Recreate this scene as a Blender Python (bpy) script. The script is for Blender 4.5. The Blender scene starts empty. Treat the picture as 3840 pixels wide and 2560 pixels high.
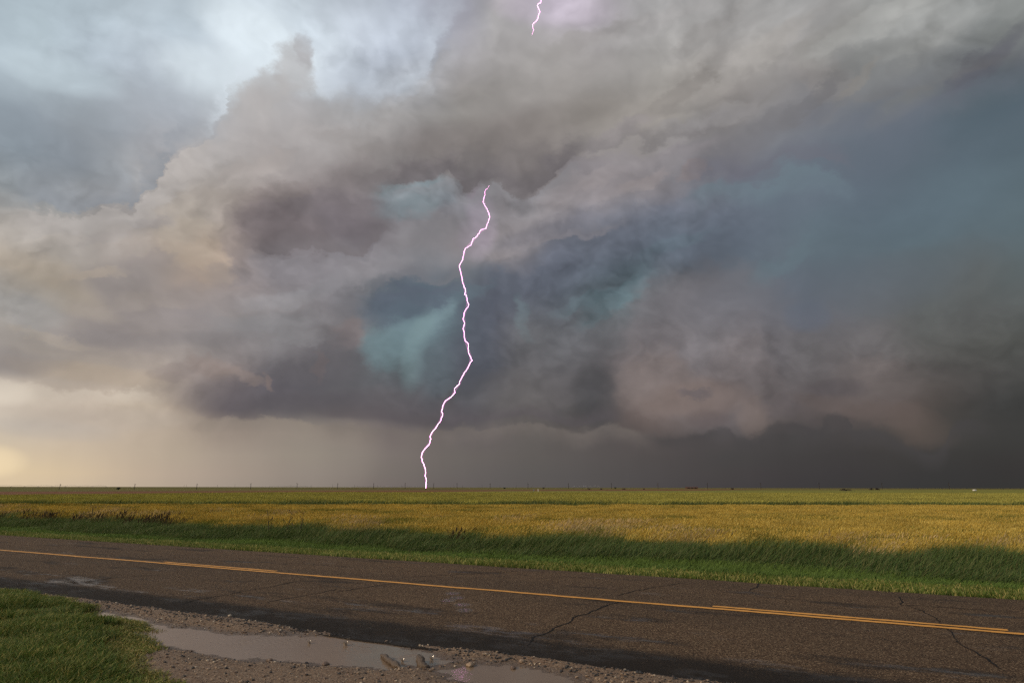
import bpy, bmesh, math, random
import numpy as np
from mathutils import Vector, Matrix, Euler

sc = bpy.context.scene
COL = sc.collection
random.seed(7)
RNG = np.random.default_rng(7)

# ------------------------------------------------------------------ camera
EYE = 1.72
PITCH = 12.06
cam_d = bpy.data.cameras.new('camera')
cam_d.lens = 24.0
cam_d.sensor_width = 36.0
cam_d.sensor_fit = 'HORIZONTAL'
cam_d.clip_start = 0.1
cam_d.clip_end = 60000.0
cam = bpy.data.objects.new('camera', cam_d)
COL.objects.link(cam)
cam.location = (0, 0, EYE)
cam.rotation_euler = (math.radians(90 + PITCH), math.radians(-0.10), 0)
sc.camera = cam

# ------------------------------------------------------------------ light
SUN_AZ = -112.0      # degrees clockwise from the view direction (+Y): low, left and behind
SUN_EL = 26.0
SUN_STRENGTH = 2.1
sun_d = bpy.data.lights.new('sun', 'SUN')
sun_d.energy = SUN_STRENGTH
sun_d.angle = math.radians(12)
sun_d.color = (1.0, 0.80, 0.56)
sun = bpy.data.objects.new('sun', sun_d)
COL.objects.link(sun)
_a, _e = math.radians(SUN_AZ), math.radians(SUN_EL)
_to = Vector((math.sin(_a) * math.cos(_e), math.cos(_a) * math.cos(_e), math.sin(_e)))
sun.rotation_euler = _to.to_track_quat('Z', 'Y').to_euler()

sc.view_settings.view_transform = 'Standard'
sc.view_settings.look = 'None'
sc.view_settings.exposure = 0.0
sc.view_settings.gamma = 1.0
sc.view_settings.use_curve_mapping = False
sc.cycles.use_denoising = False
sc.cycles.use_adaptive_sampling = True
sc.cycles.adaptive_threshold = 0.015
sc.cycles.adaptive_min_samples = 8
sc.cycles.max_bounces = 5
sc.cycles.transparent_max_bounces = 16


def srgb(r, g, b):
    def f(c):
        c = c / 255.0
        return c / 12.92 if c <= 0.04045 else ((c + 0.055) / 1.055) ** 2.4
    return (f(r), f(g), f(b), 1.0)


class Nodes:
    """Small helper to write node trees as expressions."""

    def __init__(self, tree):
        self.t = tree
        self.n = tree.nodes
        self.l = tree.links

    def put(self, sock, v):
        if isinstance(v, bpy.types.NodeSocket):
            self.l.new(v, sock)
        elif v is not None:
            if sock.type == 'VECTOR' and isinstance(v, (int, float)):
                v = (v, v, v)
            if sock.type == 'RGBA' and len(v) == 3:
                v = (*v, 1.0)
            sock.default_value = v

    def math(self, op, a, b=None, c=None, clamp=False):
        m = self.n.new('ShaderNodeMath')
        m.operation = op
        m.use_clamp = clamp
        for i, v in enumerate((a, b, c)):
            if v is not None:
                self.put(m.inputs[i], v)
        return m.outputs[0]

    def add(self, a, b): return self.math('ADD', a, b)
    def sub(self, a, b): return self.math('SUBTRACT', a, b)
    def mul(self, a, b): return self.math('MULTIPLY', a, b)
    def mad(self, a, b, c): return self.math('MULTIPLY_ADD', a, b, c)

    def vec(self, op, a, b=None, c=None, scale=None):
        m = self.n.new('ShaderNodeVectorMath')
        m.operation = op
        for i, v in enumerate((a, b, c)):
            if v is not None:
                self.put(m.inputs[i], v)
        if scale is not None:
            self.put(m.inputs['Scale'], scale)
        return m.outputs['Value'] if op in ('LENGTH', 'DOT_PRODUCT', 'DISTANCE') else m.outputs['Vector']

    def sep(self, v):
        s = self.n.new('ShaderNodeSeparateXYZ')
        self.put(s.inputs[0], v)
        return s.outputs

    def comb(self, x, y, z=0.0):
        s = self.n.new('ShaderNodeCombineXYZ')
        for i, v in enumerate((x, y, z)):
            self.put(s.inputs[i], v)
        return s.outputs[0]

    def step(self, v, lo, hi, a=0.0, b=1.0, smooth=True):
        m = self.n.new('ShaderNodeMapRange')
        m.interpolation_type = 'SMOOTHSTEP' if smooth else 'LINEAR'
        m.clamp = False      # smoothstep saturates by itself; linear results feed clamped mixes
        self.put(m.inputs['Value'], v)
        for k, x in (('From Min', lo), ('From Max', hi), ('To Min', a), ('To Max', b)):
            self.put(m.inputs[k], x)
        return m.outputs['Result']

    def mix(self, f, a, b, blend='MIX'):
        m = self.n.new('ShaderNodeMix')
        m.data_type = 'RGBA'
        m.blend_type = blend
        m.clamp_factor = True
        self.put(m.inputs[0], f)
        self.put(m.inputs[6], a)
        self.put(m.inputs[7], b)
        return m.outputs[2]

    def noise(self, v, scale, detail=4.0, rough=0.5, lac=2.0, dist=0.0, out='Fac', dims='3D', w=None):
        m = self.n.new('ShaderNodeTexNoise')
        m.noise_dimensions = dims
        if v is not None:
            self.put(m.inputs['Vector'], v)
        self.put(m.inputs['Scale'], scale)
        m.inputs['Detail'].default_value = detail
        m.inputs['Roughness'].default_value = rough
        m.inputs['Lacunarity'].default_value = lac
        m.inputs['Distortion'].default_value = dist
        return m.outputs[out]

    def voronoi(self, v, scale, feature='F1', out='Distance', rand=1.0):
        m = self.n.new('ShaderNodeTexVoronoi')
        m.feature = feature
        self.put(m.inputs['Vector'], v)
        m.inputs['Scale'].default_value = scale
        m.inputs['Randomness'].default_value = rand
        return m.outputs[out]

    def ramp(self, f, stops, interp='LINEAR'):
        m = self.n.new('ShaderNodeValToRGB')
        cr = m.color_ramp
        cr.interpolation = interp
        while len(cr.elements) > 1:
            cr.elements.remove(cr.elements[-1])
        cr.elements[0].position = stops[0][0]
        cr.elements[0].color = stops[0][1]
        for p, c in stops[1:]:
            e = cr.elements.new(p)
            e.color = c
        self.put(m.inputs[0], f)
        return m.outputs[0]

    def curve(self, f, pts, lo, hi):
        """Piecewise-linear/smooth y(x) for f already scaled to 0..1; pts in 0..1, result rescaled to lo..hi."""
        m = self.n.new('ShaderNodeFloatCurve')
        cv = m.mapping.curves[0]
        cv.points[0].location = pts[0]
        cv.points[1].location = pts[-1]
        for p in pts[1:-1]:
            cv.points.new(*p)
        m.mapping.update()
        self.put(m.inputs['Value'], f)
        return self.mad(m.outputs[0], hi - lo, lo)


# ------------------------------------------------------------------ sky
# A supercell seen against a dusk sky: a table of cloud colours by azimuth and elevation (degrees),
# broken up by warped noise, with cloud edges, lit crests and gaps laid over it.
SKY_AZ = [-41.0, -37.96, -34.93, -31.89, -28.85, -25.81, -22.78, -19.74, -16.7, -13.67, -10.63, -7.59, -4.56, -1.52, 1.52, 4.56, 7.59, 10.63, 13.67, 16.7, 19.74, 22.78, 25.81, 28.85, 31.89, 34.93, 37.96, 41.0]
SKY_ROWS = [
 (0, [(221, 201, 170), (222, 200, 168), (217, 195, 164), (205, 185, 159), (191, 173, 152), (177, 161, 144), (164, 150, 137), (152, 140, 129), (141, 130, 121), (130, 120, 113), (119, 109, 105), (109, 101, 98), (102, 95, 93), (96, 91, 89), (92, 87, 85), (87, 83, 82), (83, 79, 78), (78, 74, 74), (73, 69, 70), (69, 65, 66), (65, 62, 63), (62, 59, 60), (59, 57, 57), (57, 56, 56), (55, 54, 54), (54, 53, 52), (54, 53, 53), (56, 55, 54)]),
 (1.0, [(219, 200, 170), (223, 202, 168), (220, 198, 164), (209, 188, 159), (194, 175, 153), (180, 163, 146), (167, 152, 138), (156, 143, 131), (144, 133, 124), (133, 123, 116), (121, 113, 107), (111, 104, 100), (104, 98, 95), (98, 93, 91), (93, 89, 87), (88, 84, 83), (84, 80, 79), (79, 75, 75), (75, 71, 71), (71, 67, 67), (67, 63, 64), (63, 60, 61), (61, 58, 59), (59, 57, 57), (56, 55, 55), (55, 53, 53), (55, 53, 53), (57, 55, 55)]),
 (2.5, [(212, 196, 171), (212, 195, 169), (208, 190, 165), (201, 183, 160), (190, 173, 153), (178, 163, 145), (166, 152, 138), (156, 144, 132), (146, 136, 125), (135, 126, 118), (124, 115, 110), (115, 107, 103), (107, 101, 97), (102, 96, 93), (97, 92, 89), (92, 87, 85), (87, 82, 81), (82, 77, 76), (77, 72, 72), (72, 69, 69), (69, 66, 66), (66, 63, 63), (64, 61, 61), (63, 60, 59), (60, 58, 57), (58, 56, 55), (58, 56, 55), (59, 58, 57)]),
 (4.2, [(204, 190, 171), (202, 190, 174), (196, 184, 170), (192, 177, 161), (188, 172, 154), (173, 158, 142), (154, 140, 129), (148, 136, 126), (142, 132, 123), (128, 118, 113), (118, 108, 106), (112, 104, 101), (107, 100, 98), (103, 96, 95), (99, 94, 91), (94, 88, 86), (89, 83, 82), (88, 81, 80), (86, 79, 78), (79, 74, 74), (74, 70, 70), (72, 69, 69), (72, 68, 68), (75, 70, 68), (77, 72, 68), (68, 65, 63), (61, 60, 59), (63, 61, 60)]),
 (6, [(194, 182, 167), (210, 197, 182), (191, 177, 162), (188, 173, 158), (187, 172, 154), (160, 146, 134), (112, 102, 102), (108, 102, 102), (115, 109, 107), (99, 93, 95), (104, 99, 100), (89, 85, 88), (89, 85, 88), (94, 90, 90), (90, 85, 83), (83, 80, 80), (80, 77, 77), (109, 96, 92), (123, 109, 103), (100, 89, 88), (113, 101, 96), (91, 84, 84), (94, 85, 83), (94, 84, 81), (86, 79, 75), (67, 65, 64), (63, 63, 61), (67, 66, 64)]),
 (8, [(178, 169, 159), (159, 151, 147), (161, 151, 141), (166, 154, 142), (164, 152, 141), (146, 135, 130), (124, 114, 112), (100, 96, 101), (94, 92, 97), (99, 98, 101), (94, 95, 99), (88, 89, 93), (90, 89, 92), (92, 90, 92), (95, 92, 92), (89, 86, 87), (80, 78, 81), (119, 108, 104), (125, 111, 106), (112, 102, 100), (107, 100, 99), (94, 88, 88), (99, 92, 92), (105, 97, 95), (86, 82, 80), (77, 75, 73), (73, 73, 71), (74, 74, 72)]),
 (10.2, [(171, 164, 157), (169, 162, 155), (160, 152, 146), (148, 140, 137), (152, 143, 138), (151, 143, 139), (135, 126, 124), (125, 121, 123), (113, 109, 112), (109, 107, 110), (96, 105, 109), (90, 99, 103), (85, 87, 93), (89, 90, 95), (98, 96, 98), (94, 92, 94), (96, 93, 95), (120, 112, 112), (121, 113, 113), (118, 110, 109), (111, 106, 107), (103, 102, 104), (101, 97, 98), (105, 101, 101), (89, 88, 86), (87, 87, 84), (83, 84, 81), (81, 83, 81)]),
 (12.5, [(171, 166, 160), (170, 167, 163), (167, 159, 151), (149, 141, 138), (154, 145, 141), (147, 140, 140), (141, 136, 135), (136, 133, 134), (125, 121, 123), (119, 115, 117), (102, 115, 121), (106, 125, 130), (90, 99, 108), (86, 89, 98), (99, 101, 104), (97, 100, 105), (103, 102, 105), (107, 107, 110), (120, 115, 117), (114, 110, 112), (114, 110, 112), (102, 104, 111), (101, 102, 107), (102, 101, 102), (92, 94, 93), (90, 91, 90), (88, 91, 90), (87, 91, 91)]),
 (15, [(176, 169, 161), (188, 177, 164), (179, 169, 156), (165, 156, 150), (162, 153, 148), (170, 154, 142), (145, 136, 135), (139, 134, 136), (134, 130, 133), (118, 118, 123), (98, 113, 121), (106, 128, 135), (90, 101, 111), (87, 91, 102), (93, 98, 107), (94, 102, 110), (99, 108, 113), (101, 112, 117), (110, 111, 117), (107, 108, 116), (109, 109, 114), (100, 106, 116), (99, 105, 111), (96, 104, 110), (93, 102, 106), (92, 97, 97), (92, 101, 103), (91, 100, 102)]),
 (17.5, [(168, 165, 160), (178, 172, 165), (174, 168, 162), (171, 162, 155), (169, 159, 151), (177, 161, 148), (152, 140, 136), (136, 130, 134), (135, 131, 135), (126, 124, 128), (114, 116, 123), (101, 111, 120), (109, 114, 121), (96, 101, 111), (98, 101, 111), (98, 102, 112), (95, 108, 116), (101, 117, 123), (103, 114, 122), (103, 108, 117), (98, 107, 117), (100, 108, 117), (95, 108, 116), (95, 107, 114), (93, 108, 114), (93, 106, 111), (93, 108, 114), (92, 105, 110)]),
 (20, [(144, 150, 153), (142, 147, 151), (154, 155, 155), (162, 158, 157), (169, 161, 155), (166, 156, 147), (156, 144, 138), (129, 120, 122), (131, 125, 129), (126, 122, 127), (138, 135, 138), (133, 132, 136), (139, 133, 136), (130, 126, 129), (128, 124, 127), (107, 107, 117), (110, 112, 121), (103, 109, 120), (103, 114, 124), (105, 113, 122), (104, 113, 124), (103, 114, 123), (99, 114, 121), (97, 109, 118), (94, 108, 117), (95, 112, 119), (91, 106, 112), (90, 105, 111)]),
 (22.5, [(136, 146, 153), (135, 144, 151), (137, 142, 148), (152, 154, 156), (169, 164, 162), (170, 160, 151), (149, 138, 134), (138, 128, 127), (124, 116, 119), (119, 113, 117), (133, 130, 135), (143, 141, 145), (135, 133, 137), (140, 136, 140), (132, 127, 129), (132, 128, 131), (125, 122, 128), (125, 123, 129), (112, 114, 124), (116, 117, 126), (111, 117, 126), (109, 124, 133), (105, 117, 126), (98, 108, 118), (97, 107, 116), (91, 104, 113), (88, 102, 110), (88, 102, 110)]),
 (25, [(151, 163, 172), (150, 160, 169), (145, 152, 159), (149, 155, 162), (163, 162, 165), (165, 162, 162), (168, 160, 156), (148, 140, 139), (139, 132, 132), (127, 121, 123), (123, 131, 135), (127, 132, 137), (123, 122, 125), (119, 115, 117), (109, 104, 106), (130, 125, 127), (138, 132, 135), (134, 130, 133), (130, 127, 131), (122, 122, 128), (114, 114, 124), (112, 118, 127), (107, 116, 126), (106, 113, 121), (104, 110, 120), (93, 104, 113), (89, 101, 110), (88, 100, 109)]),
 (27.5, [(180, 194, 203), (184, 197, 205), (169, 180, 188), (172, 179, 187), (170, 176, 184), (168, 171, 176), (172, 167, 167), (167, 163, 163), (163, 159, 159), (145, 140, 138), (154, 150, 149), (129, 124, 123), (138, 133, 132), (120, 115, 114), (121, 115, 114), (128, 122, 121), (139, 134, 133), (139, 134, 133), (137, 133, 132), (133, 131, 132), (132, 130, 132), (124, 125, 130), (120, 122, 129), (120, 123, 128), (120, 122, 126), (113, 117, 120), (107, 111, 116), (103, 106, 113)]),
 (30, [(168, 182, 191), (176, 190, 198), (178, 190, 200), (182, 192, 202), (187, 196, 204), (194, 203, 210), (177, 178, 180), (174, 173, 175), (172, 172, 174), (169, 169, 171), (166, 164, 164), (154, 152, 152), (150, 146, 142), (146, 141, 138), (140, 134, 131), (152, 147, 143), (145, 140, 134), (148, 143, 139), (151, 146, 140), (143, 140, 138), (146, 141, 138), (143, 140, 139), (133, 132, 134), (136, 137, 136), (137, 138, 137), (136, 137, 136), (131, 134, 134), (140, 144, 142)]),
 (32.5, [(165, 179, 188), (172, 186, 195), (175, 188, 197), (183, 195, 204), (190, 203, 213), (204, 214, 222), (212, 222, 230), (200, 207, 215), (196, 204, 214), (180, 188, 199), (170, 175, 183), (167, 172, 182), (160, 156, 155), (159, 155, 153), (157, 153, 151), (162, 157, 154), (159, 155, 152), (156, 152, 148), (157, 154, 149), (157, 153, 149), (150, 146, 144), (153, 150, 147), (153, 150, 148), (143, 143, 142), (148, 149, 147), (153, 154, 152), (141, 143, 142), (143, 146, 144)]),
 (35, [(172, 186, 195), (174, 187, 196), (177, 190, 199), (181, 193, 202), (179, 191, 200), (198, 209, 217), (212, 223, 231), (206, 217, 226), (205, 215, 224), (186, 194, 206), (174, 182, 195), (170, 177, 189), (163, 162, 169), (164, 162, 164), (166, 163, 163), (166, 163, 162), (167, 163, 163), (166, 164, 163), (166, 164, 162), (163, 161, 159), (158, 156, 155), (161, 160, 159), (161, 161, 161), (153, 152, 151), (150, 151, 149), (151, 152, 150), (144, 146, 144), (142, 144, 143)]),
 (38.5, [(169, 183, 192), (174, 187, 197), (177, 189, 199), (186, 198, 207), (191, 203, 212), (199, 211, 220), (199, 210, 220), (198, 209, 218), (195, 205, 216), (191, 200, 211), (183, 191, 204), (167, 170, 182), (159, 160, 172), (170, 168, 168), (171, 169, 171), (185, 178, 189), (179, 174, 180), (174, 172, 174), (170, 169, 169), (169, 168, 168), (165, 164, 163), (162, 161, 160), (161, 161, 160), (157, 157, 156), (154, 155, 153), (152, 153, 151), (151, 152, 150), (151, 153, 151)]),
]
SKY_SPLATS = [
 (1, -22.47, 33.22, 5.27, 1.76, -15.0, 0.7, 0.75, (222, 233, 240)),
 (1, -26.37, 30.77, 3.93, 1.32, 10.0, 0.8, 0.6, (218, 229, 236)),
 (2, -8.71, 32.51, 1.59, 0.95, 0.0, 0.6, 0.5, (205, 214, 224)),
 (2, -17.39, 31.76, 1.11, 0.93, 0.0, 0.6, 0.45, (208, 216, 226)),
 (1, -36.64, 27.78, 3.41, 0.96, 0.0, 0.8, 0.5, (194, 208, 216)),
 (1, -37.8, 22.97, 5.47, 1.68, -5.0, 0.8, 0.35, (128, 138, 148)),
 (2, -12.88, 36.15, 4.73, 1.48, 0.0, 0.8, 0.4, (205, 214, 225)),
 (1, -9.22, 34.97, 2.41, 3.67, 0.0, 0.8, 0.4, (180, 188, 200)),
 (2, -20.0, 31.98, 1.62, 1.82, 15.0, 0.5, 0.75, (174, 172, 172)),
 (2, -22.16, 30.06, 2.43, 1.38, 30.0, 0.5, 0.7, (176, 173, 172)),
 (2, -19.29, 33.53, 0.66, 0.96, -5.0, 0.6, 0.6, (166, 164, 166)),
 (2, -23.38, 28.28, 2.37, 1.55, 40.0, 0.5, 0.6, (178, 174, 173)),
 (1, -26.45, 22.46, 3.78, 3.17, 35.0, 0.7, 0.5, (178, 170, 163)),
 (1, -21.13, 26.58, 6.24, 2.56, 15.0, 0.8, 0.45, (174, 169, 167)),
 (1, -3.09, 32.77, 8.11, 2.87, 10.0, 0.8, 0.4, (166, 162, 158)),
 (1, 12.1, 30.95, 10.05, 1.92, 12.0, 0.8, 0.4, (162, 156, 150)),
 (1, 16.91, 33.83, 11.28, 1.81, 5.0, 0.8, 0.3, (168, 165, 162)),
 (2, -16.5, 21.84, 5.9, 2.11, 5.0, 0.55, 0.75, (118, 111, 114)),
 (2, -19.9, 20.1, 3.76, 1.85, -10.0, 0.55, 0.65, (122, 113, 115)),
 (2, -13.52, 20.72, 3.29, 1.39, -15.0, 0.55, 0.5, (112, 105, 110)),
 (1, -6.56, 27.21, 9.01, 2.03, 10.0, 0.8, 0.5, (126, 119, 117)),
 (2, -9.22, 25.53, 4.23, 1.02, 12.0, 0.6, 0.5, (118, 110, 112)),
 (2, -12.64, 25.27, 4.13, 1.35, 10.0, 0.6, 0.35, (128, 120, 120)),
 (2, -2.8, 25.8, 1.89, 2.0, 0.0, 0.5, 0.7, (112, 108, 110)),
 (2, 1.15, 26.33, 2.45, 2.26, 0.0, 0.45, 0.8, (110, 105, 106)),
 (1, 0.16, 28.55, 7.18, 2.02, 8.0, 0.8, 0.45, (128, 122, 119)),
 (1, 4.98, 30.45, 4.79, 1.31, 15.0, 0.8, 0.25, (128, 122, 118)),
 (1, 18.0, 28.65, 3.27, 1.28, 20.0, 0.8, 0.4, (122, 118, 118)),
 (2, -24.93, 16.78, 1.57, 1.71, 20.0, 0.5, 0.7, (181, 163, 146)),
 (2, -26.34, 18.24, 2.17, 1.94, 35.0, 0.6, 0.6, (181, 167, 152)),
 (2, -27.46, 20.02, 1.84, 1.91, 0.0, 0.7, 0.4, (178, 168, 156)),
 (1, -35.92, 14.77, 3.51, 0.83, -25.0, 0.8, 0.45, (190, 176, 158)),
 (1, -37.05, 17.55, 2.96, 1.16, 0.0, 0.8, 0.4, (182, 174, 166)),
 (1, -35.79, 11.76, 1.49, 1.48, 0.0, 0.8, 0.4, (168, 168, 168)),
 (1, -28.97, 11.36, 4.3, 1.12, 5.0, 0.8, 0.4, (138, 131, 130)),
 (1, -34.13, 12.92, 2.85, 0.76, -20.0, 0.8, 0.4, (178, 166, 150)),
 (1, -30.48, 14.71, 3.39, 0.94, 10.0, 0.8, 0.4, (148, 141, 140)),
 (1, -23.4, 13.93, 4.14, 1.01, 5.0, 0.8, 0.4, (144, 138, 138)),
 (1, -32.21, 7.88, 4.24, 0.55, -3.0, 0.7, 0.5, (172, 156, 138)),
 (1, -36.32, 8.1, 2.41, 0.73, 5.0, 0.7, 0.4, (134, 128, 128)),
 (2, -24.54, 8.96, 1.69, 0.73, -20.0, 0.6, 0.6, (142, 128, 122)),
 (2, -26.61, 8.32, 1.77, 0.65, 10.0, 0.6, 0.4, (138, 126, 122)),
 (1, -21.87, 11.01, 4.18, 1.36, 5.0, 0.8, 0.35, (130, 128, 130)),
 (2, -20.03, 12.7, 3.98, 0.76, 8.0, 0.7, 0.35, (142, 141, 144)),
 (2, -13.79, 12.04, 1.48, 1.42, 0.0, 0.5, 0.7, (128, 118, 118)),
 (2, -15.94, 9.81, 0.41, 1.23, 0.0, 0.7, 0.5, (128, 113, 110)),
 (2, -14.72, 9.69, 2.43, 2.47, 0.0, 0.7, 0.5, (94, 91, 95)),
 (1, -17.66, 17.93, 4.18, 1.55, 10.0, 0.8, 0.4, (140, 137, 142)),
 (2, -8.39, 23.79, 3.26, 1.32, 10.0, 0.9, 0.65, (123, 142, 149)),
 (2, -4.52, 23.32, 2.33, 1.4, 0.0, 0.7, 0.4, (126, 128, 136)),
 (1, -6.74, 19.71, 6.45, 1.78, 15.0, 0.8, 0.4, (144, 140, 143)),
 (1, -1.0, 20.19, 4.24, 1.61, 10.0, 0.7, 0.45, (140, 133, 134)),
 (2, 0.15, 18.75, 2.68, 1.08, 0.0, 0.6, 0.3, (140, 131, 130)),
 (2, 6.8, 24.63, 4.26, 2.07, 15.0, 0.6, 0.55, (142, 136, 138)),
 (2, 12.6, 25.96, 4.14, 1.34, 15.0, 0.6, 0.45, (142, 136, 139)),
 (2, 6.08, 26.72, 2.74, 0.61, 0.0, 0.6, 0.4, (112, 108, 114)),
 (2, 18.19, 26.35, 5.02, 1.3, 20.0, 0.7, 0.35, (112, 111, 116)),
 (1, 19.52, 20.48, 6.89, 2.02, 20.0, 0.8, 0.4, (99, 106, 119)),
 (1, 31.39, 25.52, 5.83, 2.07, 25.0, 0.8, 0.35, (100, 108, 119)),
 (1, 37.11, 25.78, 3.08, 1.66, 20.0, 0.8, 0.5, (85, 100, 109)),
 (2, 37.48, 28.23, 3.09, 0.81, 25.0, 0.7, 0.6, (98, 98, 108)),
 (1, 31.83, 26.62, 2.03, 0.73, 20.0, 0.7, 0.4, (128, 128, 124)),
 (1, 34.9, 19.53, 5.25, 1.77, 10.0, 0.8, 0.4, (99, 116, 123)),
 (1, 6.64, 18.64, 6.81, 2.15, 25.0, 0.7, 0.5, (97, 101, 113)),
 (1, 2.86, 21.24, 4.63, 1.07, 20.0, 0.7, 0.4, (112, 112, 122)),
 (2, 22.66, 17.4, 2.94, 0.74, 30.0, 0.7, 0.45, (105, 124, 131)),
 (2, 9.15, 15.23, 3.32, 0.72, 30.0, 0.8, 0.55, (101, 122, 129)),
 (2, 10.97, 16.47, 2.2, 0.86, 50.0, 0.7, 0.55, (105, 127, 133)),
 (2, 6.55, 15.03, 2.98, 0.51, 15.0, 0.6, 0.5, (99, 118, 125)),
 (2, 1.09, 14.03, 0.53, 1.64, 10.0, 0.6, 0.55, (105, 124, 129)),
 (2, 14.48, 19.6, 3.25, 0.63, 15.0, 0.6, 0.5, (107, 126, 133)),
 (2, -9.23, 15.3, 3.87, 1.58, 15.0, 0.75, 0.75, (92, 102, 115)),
 (2, -3.64, 16.37, 1.89, 0.58, 15.0, 0.6, 0.4, (101, 122, 131)),
 (2, -8.59, 12.62, 3.48, 1.37, 25.0, 0.9, 0.6, (117, 139, 146)),
 (2, -6.6, 14.02, 1.86, 0.87, 40.0, 0.9, 0.5, (129, 151, 156)),
 (2, -10.54, 11.29, 2.16, 1.62, -10.0, 0.7, 0.6, (105, 124, 129)),
 (1, -8.0, 11.37, 0.88, 3.26, -12.0, 0.7, 0.5, (121, 142, 146)),
 (1, -6.14, 10.32, 1.47, 3.27, -15.0, 0.8, 0.5, (91, 102, 110)),
 (1, -2.46, 11.83, 2.24, 5.11, -6.0, 0.7, 0.6, (83, 86, 96)),
 (2, 16.8, 11.0, 7.35, 6.82, 8.0, 0.22, 0.4, (116, 111, 114)),
 (2, 15.55, 13.19, 5.58, 4.22, 10.0, 0.5, 0.3, (120, 116, 120)),
 (2, 11.83, 9.45, 3.19, 3.57, 0.0, 0.5, 0.35, (122, 113, 113)),
 (2, 18.71, 9.15, 3.65, 2.76, 5.0, 0.5, 0.3, (118, 110, 110)),
 (2, 25.23, 10.41, 3.97, 2.97, -5.0, 0.45, 0.3, (106, 102, 103)),
 (2, 28.26, 7.87, 2.58, 2.24, -10.0, 0.45, 0.35, (110, 102, 100)),
 (1, 21.46, 10.7, 0.84, 2.04, 10.0, 0.8, 0.35, (98, 96, 100)),
 (2, 2.76, 11.83, 4.47, 4.01, 15.0, 0.4, 0.3, (106, 104, 107)),
 (2, 1.62, 7.83, 4.04, 2.54, 0.0, 0.4, 0.3, (100, 96, 97)),
 (2, 14.16, 13.62, 3.89, 4.25, 10.0, 0.6, 0.4, (114, 112, 116)),
 (1, 2.38, 11.47, 3.35, 2.56, 20.0, 0.7, 0.45, (104, 103, 106)),
 (1, 7.1, 7.77, 1.45, 2.88, 15.0, 0.7, 0.6, (76, 75, 77)),
 (1, -0.22, 7.83, 3.31, 2.0, 0.0, 0.7, 0.4, (97, 94, 94)),
 (2, 11.78, 8.38, 2.47, 2.32, 0.0, 0.6, 0.55, (128, 116, 112)),
 (1, 14.85, 6.87, 3.77, 1.12, 0.0, 0.7, 0.6, (127, 112, 106)),
 (2, 19.45, 5.51, 1.1, 1.36, 0.0, 0.8, 0.45, (120, 106, 100)),
 (1, 15.79, 5.44, 1.52, 0.69, 0.0, 0.7, 0.5, (98, 87, 86)),
 (1, 21.44, 6.28, 1.59, 0.84, 0.0, 0.7, 0.45, (90, 84, 86)),
 (2, 14.87, 7.4, 1.3, 0.35, -8.0, 0.6, 0.55, (100, 94, 98)),
 (1, 23.88, 12.87, 1.51, 1.27, 0.0, 0.5, 0.6, (97, 103, 115)),
 (2, 28.61, 8.49, 1.43, 1.28, 0.0, 0.6, 0.5, (110, 102, 100)),
 (1, 25.59, 7.73, 2.1, 0.59, -4.0, 0.7, 0.6, (90, 84, 86)),
 (1, 26.66, 6.36, 3.52, 0.71, -10.0, 0.7, 0.5, (106, 95, 92)),
 (2, 30.7, 4.4, 1.88, 1.23, -25.0, 0.8, 0.6, (98, 86, 80)),
 (2, 28.59, 5.45, 2.26, 0.89, -12.0, 0.6, 0.5, (98, 87, 83)),
 (1, 35.11, 4.63, 3.42, 2.06, 0.0, 0.8, 0.5, (60, 60, 59)),
 (1, 31.58, 14.87, 4.43, 1.87, 10.0, 0.8, 0.35, (98, 99, 98)),
 (1, -20.24, 6.67, 5.81, 1.29, -2.0, 0.7, 0.6, (92, 88, 94)),
 (1, -10.0, 6.28, 7.81, 1.21, -2.0, 0.7, 0.55, (88, 84, 88)),
 (1, 3.92, 38.12, 4.99, 1.18, -5.0, 0.9, 0.55, (192, 181, 196)),
 (1, -2.25, 22.31, 1.01, 2.12, -5.0, 0.98, 0.38, (172, 158, 174)),
 (1, -3.5, 20.16, 1.31, 1.29, 40.0, 0.98, 0.3, (166, 154, 170)),
 (1, -30.53, 4.88, 4.33, 0.77, 4.0, 0.8, 0.4, (180, 168, 156)),
 (1, -33.58, 3.97, 3.28, 0.66, -3.0, 0.8, 0.35, (184, 174, 164)),
 (1, -24.4, 10.81, 4.34, 0.53, 6.0, 0.7, 0.4, (128, 123, 124)),
 (1, -31.11, 10.18, 3.28, 0.56, -6.0, 0.7, 0.35, (132, 126, 126)),
 (2, -34.57, 10.1, 2.28, 0.42, -8.0, 0.7, 0.4, (176, 164, 150)),
 (2, -29.17, 13.28, 3.17, 0.51, 12.0, 0.7, 0.35, (166, 156, 148)),
 (2, -18.82, 14.7, 3.05, 0.69, 15.0, 0.6, 0.4, (150, 149, 152)),
 (2, -15.45, 16.37, 3.18, 0.77, 20.0, 0.6, 0.4, (146, 144, 148)),
 (2, -11.9, 17.67, 2.93, 0.71, 15.0, 0.6, 0.35, (148, 144, 147)),
 (2, -23.58, 15.94, 1.92, 0.83, 10.0, 0.6, 0.35, (130, 126, 130)),
 (2, -17.93, 11.63, 2.03, 0.56, 5.0, 0.6, 0.4, (142, 140, 142)),
 (2, -26.54, 13.93, 1.82, 0.65, 0.0, 0.6, 0.3, (158, 148, 144)),
 (2, -21.66, 8.3, 1.91, 0.41, -12.0, 0.6, 0.5, (138, 124, 118)),
 (2, -19.69, 8.06, 0.26, 0.75, 10.0, 0.6, 0.5, (134, 118, 112)),
 (2, -17.39, 8.52, 2.02, 1.04, 0.0, 0.6, 0.4, (98, 94, 98)),
 (1, -14.69, 2.7, 3.04, 2.75, 15.0, 0.95, 0.15, (164, 154, 140)),
 (2, 15.75, 28.29, 3.33, 0.71, 20.0, 0.6, 0.35, (154, 150, 150)),
 (2, 21.11, 31.02, 3.18, 0.92, 20.0, 0.7, 0.35, (152, 148, 146)),
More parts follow.
